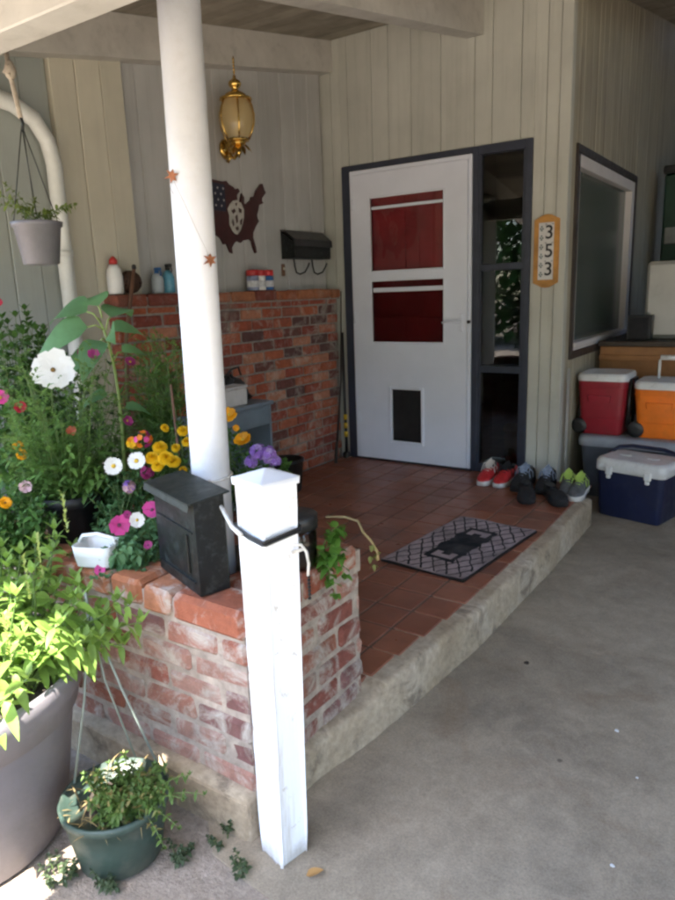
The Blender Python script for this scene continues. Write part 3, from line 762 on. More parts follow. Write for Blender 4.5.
p=atx(283,270,-1.736); mb=MB(); mb.box(-1.738,-1.728,p.y-.018,p.y+.018,p.z-.04,p.z+.04,.004); dbt.part('plate',mb,mat('brown_plastic',(.13,.06,.03),.5))
mb=MB(); mb.lathe([(.009,0),(.009,.004),(.0,.006)],n=12,M=Matrix.Translation((-1.728,p.y,p.z+.008))@Matrix.Rotation(PI/2,4,'Y')); dbt.part('button',mb,mat('pale_button',(.5,.45,.35),.5))

# house number plaque
hp=Thing('house_number_plaque','oak house number plaque reading 353 between the sidelight and the corner','sign',(-.103,-.001,1.44))
def plq(hw,z0,z1,tip):
    pts=[(-hw,z0+tip),(-hw*.62,z0+tip*.55),(-hw*.3,z0+tip*.1),(0,z0),(hw*.3,z0+tip*.1),(hw*.62,z0+tip*.55),(hw,z0+tip),(hw,z1-tip),(hw*.62,z1-tip*.55),(hw*.3,z1-tip*.1),(0,z1),(-hw*.3,z1-tip*.1),(-hw*.62,z1-tip*.55),(-hw,z1-tip)]
    return pts
PM=Matrix(((1,0,0,-.103),(0,0,-1,-.001),(0,1,0,1.44),(0,0,0,1)))
mb=MB(); mb.prism(plq(.078,-.217,.217,.03),0,.016,PM); mb.prism(plq(.070,-.205,.205,.03),.016,.021,PM); hp.part('board',mb,m_oak)
mb=MB(); mb.prism([(-.046,-.168),(.046,-.168),(.046,.168),(-.046,.168)],.021,.024,PM); npn=hp.part('number_panel',mb,mat('glazed_white',(.62,.60,.58),.3,.06))
for i,ch in enumerate('353'):
    cu=bpy.data.curves.new('digit','FONT'); cu.body=ch; cu.size=.112; cu.extrude=.0006; cu.offset=.0012; cu.align_x='CENTER'; cu.align_y='CENTER'
    tmp=bpy.data.objects.new('tmp',cu); col.objects.link(tmp); dg=bpy.context.evaluated_depsgraph_get()
    me=bpy.data.meshes.new_from_object(tmp.evaluated_get(dg)); bpy.data.objects.remove(tmp)
    R=PM@Matrix.Translation((.018,.108-.108*i,.0250)); me.transform(Matrix.Translation(-hp.loc)@R)
    me.materials.clear(); me.materials.append(m_ink)
    o=bpy.data.objects.new('digit',me); col.objects.link(o); o.parent=npn
mb=MB()
for i in range(6):
    z=.135-.054*i
    for dx,dz in ((0,.010),(-.007,-.002),(.007,-.002),(0,-.012)): mb.prism([(-.028+dx+.0055*math.cos(k*PI/3),z+dz+.0055*math.sin(k*PI/3)) for k in range(6)],.0242,.0252,PM)
hp.part('flower_marks',mb,mat('teal_ink',(.05,.09,.09),.6),parent=npn)
mb=MB()
for i in range(3):
    for s_ in (-1,1): mb.prism([(.018+.020*s_+.006*math.cos(k*PI/3),.158-.108*i+.004*math.sin(k*PI/3)) for k in range(6)],.0242,.0250,PM)
hp.part('rule_marks',mb,mat('grey_ink',(.25,.24,.24),.6),parent=npn)

# doormat
def matmat():
    t=NT('doormat'); sep=t.new('ShaderNodeSeparateXYZ'); t.l.new(t.tc.outputs['Object'],sep.inputs[0])
    x,y=sep.outputs[0],sep.outputs[1]
    wob=t.math('MULTIPLY',t.math('SUBTRACT',t.noise(14,2),.5),.06)
    def lattice(sg,k,th):
        a=t.math('ADD',t.math('MULTIPLY',x,k),t.math('MULTIPLY',y,sg*k*.62)); a=t.math('ADD',a,t.math('MULTIPLY',wob,k*.6))
        f=t.math('ABSOLUTE',t.math('SUBTRACT',t.math('FRACT',a,0),.5)); return t.math('LESS_THAN',f,th)
    ln_=t.math('MAXIMUM',lattice(1,15,.075),lattice(-1,15,.075))
    ax=t.math('ABSOLUTE',x,0); ay=t.math('ABSOLUTE',y,0)
    cen=t.math('MULTIPLY',t.math('LESS_THAN',t.math('ADD',ax,wob),.085),t.math('LESS_THAN',t.math('ADD',ay,wob),.235))
    blk=t.math('MULTIPLY',t.math('LESS_THAN',ax,.055),t.math('MULTIPLY',t.math('GREATER_THAN',ay,.135),t.math('LESS_THAN',ay,.205)))
    hole=t.math('MULTIPLY',t.math('LESS_THAN',ax,.022),t.math('MULTIPLY',t.math('GREATER_THAN',ay,.135),t.math('LESS_THAN',ay,.165)))
    edge=t.math('MAXIMUM',t.math('GREATER_THAN',ax,.205),t.math('GREATER_THAN',ay,.368))
    d=t.math('MAXIMUM',ln_,cen); d=t.math('SUBTRACT',d,blk); d=t.math('MAXIMUM',t.math('MAXIMUM',d,0),hole)
    d=t.math('MULTIPLY',d,t.math('SUBTRACT',1,edge))
    light=t.ramp(t.noise(60,4),[(.3,(.32,.25,.25)),(.7,(.46,.37,.37))])
    o=t.mix(d,light,(.018,.02,.022)); o=t.mix(t.math('MULTIPLY',t.ramp(t.noise(7,5),[(.42,0.0),(.66,1.0)]),.55),o,(.10,.09,.09))
    t.bump(t.noise(260,3),.6,.004); return t.out(o,.95,0,.1)
mt=Thing('doormat','grey doormat with black lattice pattern lying on the red tiles','doormat',(-.044,-1.384,.003),math.radians(-5.5))
mb=MB(); n=14; vs=[];fs=[]
for i in range(n+1):
    for j in range(9):
        x=-.215+.43*j/8; y=-.38+.76*i/n; z=.0095+.0008*math.sin(i*1.7+j)+(.001*math.sin(j*.9))
        vs.append((x,y,z))
for i in range(n):
    for j in range(8): fs.append((i*9+j,i*9+j+1,(i+1)*9+j+1,(i+1)*9+j))
mb.add(vs,fs,0,True); mt.part('pile',mb,matmat(),w=False)
mb=MB(); loft(mb,[(0,.222,.387,.012),(.0065,.222,.387,.012)],sm=False); mt.part('backing',mb,m_black,w=False)

# ------------------------------------------------------------------ shoes
def shoe(label, x, y, rz, mu, ms, ml, group, mlin=None, scale=1.0, low=False, patch=None):
    t=Thing('slipper' if low else 'sneaker',label,'shoe',(x,y,.003),rz,group); t.o.scale=(scale*1.06,)*3; t.o.location.x-=.04
    st_=[(0,.022),(.02,.031),(.06,.034),(.11,.033),(.16,.038),(.20,.042),(.235,.040),(.26,.032),(.278,.016)]
    def outline(k=1.0,sh=0): 
        return [(a,w_*k+sh) for a,w_ in st_]+[(a,-w_*k-sh) for a,w_ in reversed(st_)]
    mb=MB(); o=outline(1.0,.003); n=len(o)
    vs=[(a,b,0) for a,b in o]+[(a,b*1.03,.022) for a,b in o]+[(a,b*.98,.028) for a,b in o]
    mb.add(vs,[(i,(i+1)%n,n+(i+1)%n,n+i) for i in range(n)]+[(n+i,n+(i+1)%n,2*n+(i+1)%n,2*n+i) for i in range(n)]+[tuple(range(n)),tuple(range(2*n,3*n))],0,True)
    t.part('sole',mb,ms,w=False)
    hts=[.085,.092,.088,.080,.082,.068,.052,.044,.036] if not low else [.05,.052,.045,.042,.055,.056,.05,.042,.034]
    mb=MB(); vs=[]; m=9
    for (a,w_),hh in zip(st_,hts):
        for k in range(m):
            an=PI*k/(m-1); cw=max(-1,min(1,math.cos(an)*1.15)); sh=math.sin(an)**.6
            op=1.0
            vs.append((a,w_*cw,.026+(hh-.026)*sh))
    N=len(st_); mb.add(vs,[(i*m+k,i*m+k+1,(i+1)*m+k+1,(i+1)*m+k) for i in range(N-1) for k in range(m-1)],0,True)
    mb.add(vs[:m],[tuple(range(m))]); mb.add(vs[(N-1)*m:],[tuple(range(m))])
    t.part('upper',mb,mu,w=False)
    mb=MB(); pts=[(.015+.045*(1+math.cos(2*PI*k/14)), .024*math.sin(2*PI*k/14)) for k in range(14)]
    z=.094 if not low else .054
    mb.prism(pts,z-.03,z,None); t.part('lining',mb,mlin or m_black,w=False)
    if not low:
        mb=MB(); mb.leaf((.16,0,.080),(-.9,0,.62),(0,0,1),.085,.05,-.05,fold=.1); 
        mb.box(.085,.092,-.02,.02,.10,.118,.003); t.part('tongue',mb,patch or ml,w=False)
        mb=MB()
        for k in range(5):
            a=.125+.024*k; z=.089-.0075*k-.0012*k*k*.6
            mb.tube([(a,-.023,z-.008),(a+.006,-.008,z+.002),(a+.008,.008,z+.002),(a+.012,.023,z-.008)],.0032,6); mb.tube([(a,.023,z-.008),(a+.006,.008,z+.003),(a+.012,-.023,z-.008)],.0032,6)
        for sg in (-1,1):
            mb.tube([(.12,0,.098),(.115,sg*.018,.110),(.13,sg*.034,.104),(.15,sg*.036,.085),(.155,sg*.045,.055)],.0028,6); mb.tube([(.12,0,.098),(.105,sg*.02,.10),(.10,sg*.04,.08),(.11,sg*.046,.05)],.0028,6)
        t.part('laces',mb,ml,w=False)
    return t
m_sred=mat('red_mesh_fabric',(.50,.018,.022),.6,.2,40,.3); m_swh=mat('white_rubber',(.66,.65,.63),.5,.1,20,.1); m_lwh=mat('white_lace',(.60,.54,.48),.8)
m_sbl=mat('black_fabric',(.012,.012,.014),.8,.3,40,.3); m_sgr=mat('grey_mesh_fabric',(.10,.105,.11),.75,.3,40,.3); m_lime=mat('lime_lace',(.36,.52,.10),.7); m_blu=mat('pale_blue_fabric',(.22,.27,.36),.7,.5,60)
GR='shoes lined up by the door'
T=-PI/2
shoe('bright red sneaker with loose white lace at the left end of the shoe row',-.345,-.06,T+.06,m_sred,m_swh,m_lwh,GR)
shoe('bright red sneaker right beside the black trainers',-.215,-.06,T-.03,m_sred,m_swh,m_sbl,GR)
shoe('black trainer with pale tongue next to the red sneaker',-.095,-.08,T+.0,m_sbl,m_sbl,m_blu,GR,None,1.05,False,m_blu)
shoe('black trainer with blue patch nearer the grey sneakers',.035,-.07,T+.08,m_sbl,m_sbl,m_blu,GR,None,1.02,False,m_blu)
shoe('black low slipper in front of the pale tongued trainer',-.06,-.29,T+.35,m_sbl,m_sbl,m_sbl,GR,None,1.12,True)
shoe('black low slipper in front of the blue patched trainer',.07,-.28,T+.55,m_sbl,m_sbl,m_sbl,GR,None,1.12,True)
shoe('grey sneaker with lime laces set back by the wall corner',.155,-.10,T+.22,m_sgr,m_swh,m_lime,GR)
shoe('grey sneaker with lime laces at the edge of the step',.255,-.13,T+.05,m_sgr,m_swh,m_lime,GR)

# ------------------------------------------------------------------ coolers and storage by the carport wall
m_cwhite=mat('cooler_white',(.70,.70,.69),.4,.1,8,.1,dirt=.4,dirtc=(.25,.22,.18)); m_cnavy=mat('cooler_navy',(.010,.015,.048),.4,.2,8,.1,dirt=.3,dirtc=(.05,.05,.06))
m_cred=mat('cooler_red',(.30,.018,.030),.4,.15,8,.1,dirt=.3,dirtc=(.16,.05,.05)); m_cora=mat('cooler_orange',(.85,.20,.015),.42,.12,8,.1,dirt=.25,dirtc=(.35,.14,.05)); m_tote=mat('tote_grey',(.095,.105,.13),.45,.15,8,.1); m_lid=mat('tote_lid',(.30,.32,.36),.45,.15,8,.1)
tq=Thing('storage_tote','large grey storage tote with pale lid carrying the red and orange coolers','tote',(.46,.50,G+.005))
mb=MB(); loft(mb,[(0,.34,.20,.04),(.02,.355,.212,.04),(.37,.385,.24,.045)],tq.loc); tq.part('body',mb,m_tote)
mb=MB(); loft(mb,[(.355,.398,.252,.05),(.385,.402,.256,.05),(.415,.395,.25,.05),(.42,.36,.215,.04)],tq.loc); tq.part('lid',mb,m_lid)
TZ=G+.425
def wheeled(name,label,x,y,z,mc,hw,hd,hh,handle):
    t=Thing(name,label,'cooler',(x,y,z+.002))
    mb=MB(); loft(mb,[(0,hw*.80,hd*.82,.03),(.015,hw*.84,hd*.86,.035),(hh*.55,hw*.92,hd*.93,.04),(hh,hw,hd,.045)],t.loc); 
    loft(mb,[(hh*.62,hw*.45,.012,.008),(hh*.74,hw*.48,.016,.008)],t.loc+V((-.01,-hd*.96,0)))
    for zz in (hh*.30,hh*.88): loft(mb,[(zz,hw*(.855+.145*zz/hh)+.002,hd*(.875+.125*zz/hh)+.002,.04),(zz+.006,hw*(.855+.145*zz/hh)+.003,hd*(.875+.125*zz/hh)+.003,.04)],t.loc)
    t.part('body',mb,mc)
    mb=MB(); loft(mb,[(hh+.002,hw*1.02,hd*1.03,.05),(hh+.03,hw*1.03,hd*1.04,.05),(hh+.048,hw*.98,hd*.98,.05),(hh+.052,hw*.86,hd*.84,.04),(hh+.047,hw*.82,hd*.8,.04)],t.loc); t.part('lid',mb,m_cwhite)
    for sx_ in (-1,):
        for yy in (-1,1):
            mb=MB(); c=t.loc+V((sx_*hw*.80,yy*hd*.62,.052)); 
            mb.lathe([(.012,-.016),(.045,-.018),(.052,-.010),(.052,.010),(.045,.018),(.012,.016)],n=20,M=Matrix.Translation(c+V((-.012,-.03 if yy<0 else .03,0)))@Matrix.Rotation(PI/2,4,'X'))
            t.part('wheel',mb,m_black)
    mb=MB(); mb.box(x-hw*1.0,x-hw*.72,y-hd*.7,y+hd*.7,z+.06,z+hh*.5,.01); t.part('axle_housing',mb,m_black)
    mb=MB()
    if handle:
        hx=.062
        mb.tube([(x-hx,y+hd*.5,z+hh*.2),(x-hx,y+hd*.5,z+hh+.165),(x-hx+.015,y+hd*.5,z+hh+.185),(x+hx-.015,y+hd*.5,z+hh+.185),(x+hx,y+hd*.5,z+hh+.165),(x+hx,y+hd*.5,z+hh*.2)],.009,8)
        mb.tube([(x-hx+.004,y+hd*.5,z+hh+.183),(x+hx-.004,y+hd*.5,z+hh+.183)],.017,10)
        t.part('handle',mb,m_cwhite)
    else:
        mb.tube([(x+hw*1.04,y+hd*.5,z+.05),(x+hw*1.07,y+hd*.5,z+hh+.01),(x+hw*1.04,y-hd*.5,z+hh+.01),(x+hw*1.02,y-hd*.5,z+.05)],.014,8); t.part('handle',mb,m_black)
    return t
wheeled('wheeled_cooler','dark red wheeled cooler with grey white lid on the storage tote',.185,.47,TZ,m_cred,.155,.165,.355,False)
wheeled('wheeled_cooler','bright orange wheeled cooler with raised white pull handle',.55,.47,TZ,m_cora,.165,.165,.315,True)
bc=Thing('cooler','dark navy cooler with white lid on the carport floor','cooler',(.50,.02,G+.006),math.radians(-14))
hw,hd=.205,.145
mb=MB(); loft(mb,[(0,hw*.90,hd*.90,.025),(.012,hw*.93,hd*.93,.03),(.285,hw,hd,.035)]); bc.part('body',mb,m_cnavy,w=False)
mb=MB(); loft(mb,[(.285,hw*1.01,hd*1.01,.035),(.292,hw*1.05,hd*1.06,.04),(.345,hw*1.05,hd*1.06,.045),(.362,hw*1.0,hd*1.0,.045),(.364,hw*.9,hd*.85,.04)]); 
for xx in (-.09,.08): loft(mb,[(.364,.035,.022,.02),(.369,.033,.02,.018)],(xx,.0,0))
ld=bc.part('lid',mb,m_cwhite,w=False)
for xx in (-.118,.118):
    mb=MB(); mb.box(xx-.022,xx+.022,-hd*1.06-.012,-hd*1.04,.268,.318,.006); mb.box(xx-.013,xx+.013,-hd*1.06-.014,-hd*1.04,.245,.27,.005); bc.part('latch',mb,m_cwhite,w=False)
mb=MB(); mb.tube([(-hw-.012,.02,.30),(-hw-.012,.05,.355),(-hw+.03,.085,.392),(-.1,.10,.405),(.1,.10,.405),(hw-.03,.085,.392),(hw+.012,.05,.355),(hw+.012,.02,.30)],.012,8)
for sg in (-1,1): mb.lathe([(.022,-.008),(.022,.008)],n=14,M=Matrix.Translation((sg*(hw+.010),.02,.30))@Matrix.Rotation(PI/2,4,'Y'))
bc.part('handle',mb,m_cnavy,w=False)
wb=Thing('workbench','orange brown plywood workbench beside the carport window wall','workbench',(.55,1.4,G+.004))
mb=MB(); mb.box(.035,1.15,.80,3.1,.80,.835,.004); wb.part("top",mb,mat('bench_top_dark',(.05,.035,.025),.6,.3))
mb=MB(); mb.box(.045,1.13,.82,.84,.30,.798,.003); mb.box(.045,1.13,.80,.819,.70,.74,.003); wb.part('front_panel',mb,m_wood)
for xx in (.05,1.05):
    for yy in (.845,3.0): mb=MB(); mb.box(xx,xx+.07,yy,yy+.07,G+.005,.798,.004); wb.part('leg',mb,m_wood)
fz=Thing('white_cabinet','white boxy appliance standing on the workbench at the right edge','appliance',(.66,1.3,.837))
mb=MB(); mb.box(.285,1.0,1.05,1.6,.838,1.375,.02); fz.part('body',mb,mat('appliance_white',(.50,.49,.45),.4,.1,4,.1,dirt=.2))
mb=MB(); mb.box(.30,.985,1.028,1.048,.86,1.36,.012); fz.part('door',mb,mat('appliance_white',(.5,.5,.5)))
mb=MB(); mb.box(.93,.95,.995,1.027,1.0,1.25,.006); fz.part('handle',mb,m_black)
dbx=Thing('speaker_box','small dark box on the workbench before the white appliance','box',(.30,.92,.837))
pa=aty(626,340,.90); pb=aty(652,315,.90)
mb=MB(); mb.box(pa.x,pb.x,.90,1.0,.838,pb.z,.006); dbx.part('body',mb,m_black)
mb=MB(); mb.box(pa.x+.015,pb.x-.015,.893,.90,.85,pb.z-.015,.004); dbx.part('front_grille',mb,mat('dark_cloth',(.02,.02,.022),.9))
gs=Thing('green_locker','dark green tall case with black rim against the carport wall','case',(.25,2.78,.837))
ga=aty(660,255,2.6); gb=aty(660,170,2.6)
mb=MB(); mb.box(ga.x,ga.x+.5,2.6,2.95,.84,gb.z-.04,.015); gs.part('body',mb,mat('dark_green_paint',(.012,.05,.03),.5,.25))
mb=MB(); mb.box(ga.x-.015,ga.x+.515,2.585,2.965,gb.z-.04,gb.z+.03,.012); gs.part('rim',mb,m_black)
mb=MB(); mb.box(ga.x+.03,ga.x+.16,2.57,2.598,1.56,1.70,.006); gs.part('label_plate',mb,mat('pale_plate',(.35,.36,.35),.6))

# ------------------------------------------------------------------ small things on the brick wall
CZ=1.271
def lathed(name,label,cat,loc,parts,group=None,n=20):
    t=Thing(name,label,cat,loc,0,group)
    for nm,prof_,m in parts: mb=MB(); mb.lathe(prof_,t.loc,n); t.part(nm,mb,m)
    return t
m_wpl=mat('white_plastic',(.74,.74,.72),.4,.05); m_rpl=mat('red_plastic',(.45,.03,.03),.4,.1); m_bpl=mat('blue_plastic',(.02,.10,.28),.4,.2); m_cyan=mat('pale_blue_liquid',(.10,.30,.42),.25,.2)
q=atx(116,290,-1.67)
lathed('squeeze_bottle','white bottle with red cap at the left end of the brick wall','bottle',(-1.67,q.y,CZ),[('body',[(.034,0),(.040,.006),(.041,.085),(.036,.12),(.020,.145)],m_wpl),('cap',[(.020,.146),(.021,.165),(.012,.178),(.004,.186)],m_rpl)])
q=atx(131,290,-1.66)
br=Thing('wicker_ball','round dark brown ball leaning by the white bottle on the brick wall','ball',(-1.66,q.y,CZ))
mb=MB(); c=br.loc+V((0,0,.058))
for k in range(26):
    ax=V((random.gauss(0,1),random.gauss(0,1),random.gauss(0,1))).normalized(); a=ax.orthogonal().normalized(); b=ax.cross(a)
    mb.tube([c+(a*math.cos(2*PI*i/14)+b*math.sin(2*PI*i/14))*.054 for i in range(15)],.0055,5)
br.part('weave',mb,mat('dark_wicker',(.05,.022,.012),.8,.4)); mb=MB(); mb.lathe([(.001,-.048),(.03,-.038),(.047,-.01),(.047,.01),(.03,.038),(.001,.048)],c,14); br.part('core',mb,mat('dark_core',(.015,.01,.008),.9))
s0=atx(126,318,-1.58); s1=atx(137,272,-1.58)
sk=Thing('wooden_stick','short brown stick leaning on the left end of the brick wall cap','stick',atx(124,345,-1.60))
mb=MB(); mb.tube([V((-1.59,s0.y-.05,.62)),V((-1.595,s0.y,1.05)),s1+V((-.02,0,.02))],[.012,.011,.009],8); sk.part('shaft',mb,mat('stick_bark',(.16,.08,.05),.8,.3))
mb=MB(); mb.lathe([(.004,0),(.012,.004),(.012,.02),(.005,.026)],s1+V((-.02,0,.012)),10); sk.part('tip',mb,m_black)
for (u,lab,m1,m2,h_) in ((158,'spray bottle with blue trigger behind the white column, leftmost',mat('clear_plastic',(.38,.42,.45),.2),m_bpl,.13),(169,'pale blue liquid bottle with dark pump next to the column',m_cyan,m_black,.15)):
    q=atx(u,288,-1.67)
    t=lathed('spray_bottle',lab,'bottle',(-1.67,q.y,CZ),[('body',[(.030,0),(.034,.006),(.034,h_*.55),(.024,h_*.72),(.012,h_*.8)],m1),('neck',[(.013,h_*.8),(.013,h_*.9)],m2)])
    mb=MB(); L=t.loc; mb.box(L.x-.012,L.x+.03,L.y-.011,L.y+.011,L.z+h_*.9,L.z+h_*1.02,.004); mb.tube([L+V((.026,0,h_*.92)),L+V((.034,0,h_*.8)),L+V((.028,0,h_*.7))],.004,6); t.part('trigger',mb,m2)
for i,(u,lab,mb_,mc_) in enumerate(((253,'blue jar with red lid, left of the three on the brick wall',mat('jar_blue_white',(.22,.25,.36),.4,.6,30),m_rpl),(260,'white jar with red lid between two others on the brick wall',m_wpl,m_rpl),(268,'deep blue jar with bright red lid nearest the wall mailbox',m_bpl,mat('bright_red_plastic',(.6,.03,.03),.4)))):
    q=atx(u,288,-1.665)
    lathed('lidded_jar',lab,'jar',(-1.665,q.y,CZ),[('body',[(.036,0),(.039,.004),(.039,.082),(.034,.090)],mb_),('label',[(.0396,.02),(.0396,.06)],mat('jar_label',(.60,.60,.62),.5,.3,40)),('lid',[(.038,.091),(.040,.094),(.040,.122),(.037,.126)],mc_)],'red lidded jars on the brick wall')

# ------------------------------------------------------------------ cabinet and clutter on the porch
cb=Thing('side_cabinet','blue grey open fronted side cabinet against the brick wall','cabinet',(-1.49,-1.5,.002))
m_cab=mat('blue_grey_paint',(.16,.20,.24),.5,.15,6,.15,dirt=.2)
ya,yb=-1.86,-1.215; xa,xb=-1.61,-1.35
mb=MB(); mb.box(xa-.01,xb+.015,ya-.012,yb+.012,.605,.628,.004); cb.part('top',mb,m_cab)
mb=MB(); mb.box(xa,xb,ya,ya+.02,.003,.604,.002); cb.part('side_panel',mb,m_cab); mb=MB(); mb.box(xa,xb,yb-.02,yb,.003,.604,.002); cb.part('side_panel',mb,m_cab)
mb=MB(); mb.box(xa,xa+.01,ya+.02,yb-.02,.003,.604); cb.part('back_panel',mb,m_cab)
mb=MB(); mb.box(xb-.02,xb,ya+.021,yb-.021,.49,.603,.003); mb.box(xb-.001,xb+.004,ya+.06,yb-.06,.505,.59,.003); cb.part('drawer_front',mb,m_cab)
mb=MB(); mb.box(xa+.01,xb-.005,ya+.021,yb-.021,.24,.258,.002); cb.part('shelf',mb,m_cab)
mb=MB(); mb.box(xa+.01,xb-.005,ya+.021,yb-.021,.04,.058,.002); cb.part('shelf',mb,m_cab)
wbx=Thing('white_carton','small white box on top of the blue grey cabinet','box',(-1.42,-1.55,.63))
pa=atx(226,403,-1.38); pb=atx(247,386,-1.38)
mb=MB(); mb.box(-1.50,-1.38,pa.y-.03,pb.y,.629,.728,.006); wbx.part('body',mb,mat('carton_white',(.55,.52,.50),.6,.12,12,.1,dirt=.2))
mb=MB(); mb.box(-1.505,-1.376,pa.y-.034,pb.y+.004,.728,.742,.004); wbx.part('lid',mb,mat('carton_white',(.55,.52,.5)))
jk=Thing('dark_bag','crumpled black bag behind the white box on the cabinet','bag',(-1.54,-1.4,.63))
mb=MB(); vs=[];fs=[]; n=18; m=9
for i in range(m):
    t=i/(m-1)
    for k in range(n):
        a=2*PI*k/n; rad=(.16 if i else .12)*(1-.75*t**2)*(1+random.uniform(-.2,.2)); vs.append((-1.53+rad*.5*math.cos(a),-1.40+rad*1.15*math.sin(a),.63+.165*t+random.uniform(-.012,.012)))
for i in range(m-1):
    for k in range(n): fs.append((i*n+k,i*n+(k+1)%n,(i+1)*n+(k+1)%n,(i+1)*n+k))
fs.append(tuple((m-1)*n+k for k in range(n))); mb.add([(x,y,max(z,.629)) for x,y,z in vs],fs,0,False); jk.part('body',mb,mat('black_bag',(.012,.012,.014),.35,.3))
mb=MB(); mb.tube([(-1.50,-1.44,.78),(-1.46,-1.42,.83),(-1.45,-1.37,.84),(-1.47,-1.33,.79)],.006,6); jk.part('strap',mb,m_black)
tp=aty(181,400,-1.95)
m_terra=mat('terracotta',(.42,.13,.05),.8,.2,12,.3,dirt=.3)
t=Thing('terracotta_pot','orange terracotta pot on the cabinet just left of the white column','pot',(-1.45,-1.80,.630))
mb=MB(); mb.lathe([(.05,0),(.075,.12),(.085,.122),(.087,.155),(.078,.157),(.070,.12)],t.loc,20); t.part('body',mb,m_terra); mb=MB(); mb.lathe([(.0,.125),(.071,.13)],t.loc,16,cap=False); t.part('soil',mb,m_soil)
bk=Thing('black_bucket','small black bucket on the tiles beside the cabinet','bucket',(-1.42,-1.02,.003))
mb=MB(); mb.lathe([(.085,0),(.095,.01),(.115,.20),(.122,.202),(.122,.215),(.108,.215),(.09,.03)],bk.loc,20); bk.part('body',mb,m_black)
mb=MB(); mb.tube([bk.loc+V((0,.118*math.cos(a),.20+.02*math.sin(a))) + V((.118*math.sin(a),0,0)) for a in [PI*i/10 for i in range(11)]],.003,6); bk.part('handle',mb,m_blackm)
r0=atx(331,455,-1.60); r1=atx(347,302,-1.585)
rd=Thing('fishing_rod','thin dark rod leaning in the corner beside the door frame','rod',(-1.56,r0.y,.003))
mb=MB(); mb.tube([(-1.545,r0.y-.02,.006),(-1.575,(r0.y+r1.y)/2,.6),(-1.60,-.04,1.25)],[.010,.007,.004],8); rd.part('shaft',mb,mat('rod_dark',(.025,.015,.012),.4))
mb=MB(); mb.tube([(-1.545,r0.y-.021,.005),(-1.553,r0.y+.015,.16)],[.013,.012],8); rd.part('grip',mb,mat('rod_grip',(.04,.03,.025),.8))
yt=Thing('yellow_tool','black and yellow banded tool handle standing by the door frame','tool',(-1.575,-.07,.003))
mb=MB(); mb.tube([(-1.565,-.085,.004),(-1.60,-.045,.95)],.012,8); yt.part('shaft',mb,m_black)
for z in (.17,.235,.30):
    mb=MB(); f_=z/.95; mb.tube([(-1.565-.035*f_,-.085+.04*f_,z),(-1.567-.035*f_,-.083+.04*f_,z+.04)],.0155,8); yt.part('band',mb,mat('yellow_band',(.55,.36,.02),.5))
mb=MB(); mb.box(-1.60,-1.55,-.10,-.05,.004,.05,.01); yt.part('foot',mb,m_black)
# ------------------------------------------------------------------ plants
def rnd(a,b): return random.uniform(a,b)
def disk(r): a=rnd(0,2*PI); q=r*math.sqrt(random.random()); return q*math.cos(a),q*math.sin(a)
def bez(p0,p1,p2,n): return [p0*((1-t)**2)+p1*(2*t*(1-t))+p2*(t*t) for t in [i/n for i in range(n+1)]]
def stem_leaves(mS, mL, base, tip, bow, r, nl, L, W, t0=.2, up=.35, droop=.4, pair=True, tipleaf=True, fine=False, mi=0, seg=4):
    base=V(base); tip=V(tip); mid=(base+tip)/2+V(bow); pts=bez(base,mid,tip,7)
    mS.tube(pts,[r*(1-.6*i/7) for i in range(8)],5)
    az=rnd(0,6.3)
    for k in range(nl):
        t=t0+(1-t0)*(k+.5)/nl; i=min(6,int(t*7)); p=pts[i].lerp(pts[i+1],t*7-i); ax=(pts[i+1]-pts[i]).normalized()
        az += 2.4 if not pair else PI/2
        for a in ((az,az+PI) if pair else (az,)):
            o=ax.orthogonal().normalized(); b=ax.cross(o); d=(o*math.cos(a)+b*math.sin(a))+ax*up+V((0,0,rnd(-.1,.2)))
            s=(1-.45*t)*rnd(.75,1.15)
            if fine:
                d.normalize(); e=p+d*(L*s); mS.tube([p,(p+e)/2+V((0,0,.006)),e],[r*.4,r*.3,r*.2],3,cap=False)
                sd=d.cross(V((0,0,1))); sd=sd.normalized() if sd.length>.01 else V((1,0,0)); 
                for q in range(1,6):
                    c=p+d*(L*s*q/5.2)
                    for sg in(-1,1): mL.leaf(c,d*.7+sd*sg*rnd(.5,.9)+V((0,0,rnd(-.3,.5))),(0,0,1),L*s*.38,W,.15,mi,2,.1)
            else: mL.leaf(p,d,(rnd(-.3,.3),rnd(-.3,.3),1),L*s,W*s,droop*rnd(.5,1.5),mi,seg)
    if tipleaf and not fine:
        for k in range(4):
            a=az+k*PI/2; mL.leaf(tip,(math.cos(a)*.6,math.sin(a)*.6,.8),(0,0,1),L*.5,W*.5,.1,mi,3)
def petal(mb,p,d,n,L,widths,cup=0.0,mi=0):
    p=V(p); d=V(d).normalized(); n=V(n).normalized(); s=d.cross(n).normalized(); N=len(widths)-1; vs=[]
    for i,w in enumerate(widths):
        t=i/N; c=p+d*L*t+n*(cup*L*t*t); wig=rnd(-.05,.05)*L
        vs += [c-s*w*L*.5+n*(.03*L+wig), c, c+s*w*L*.5+n*(.03*L-wig)]
    mb.add(vs,[(i*3+k,i*3+k+1,i*3+k+4,i*3+k+3) for i in range(N) for k in(0,1)],mi,True)
_fm={}
def fmat(name,c,trans=.35):
    if name not in _fm: _fm[name]=leafmat(name,c,.26 if max(c)-min(c)>.1 else .08,trans)
    return _fm[name]
def frame(n):
    n=V(n).normalized(); a=n.orthogonal().normalized(); return n,a,n.cross(a)
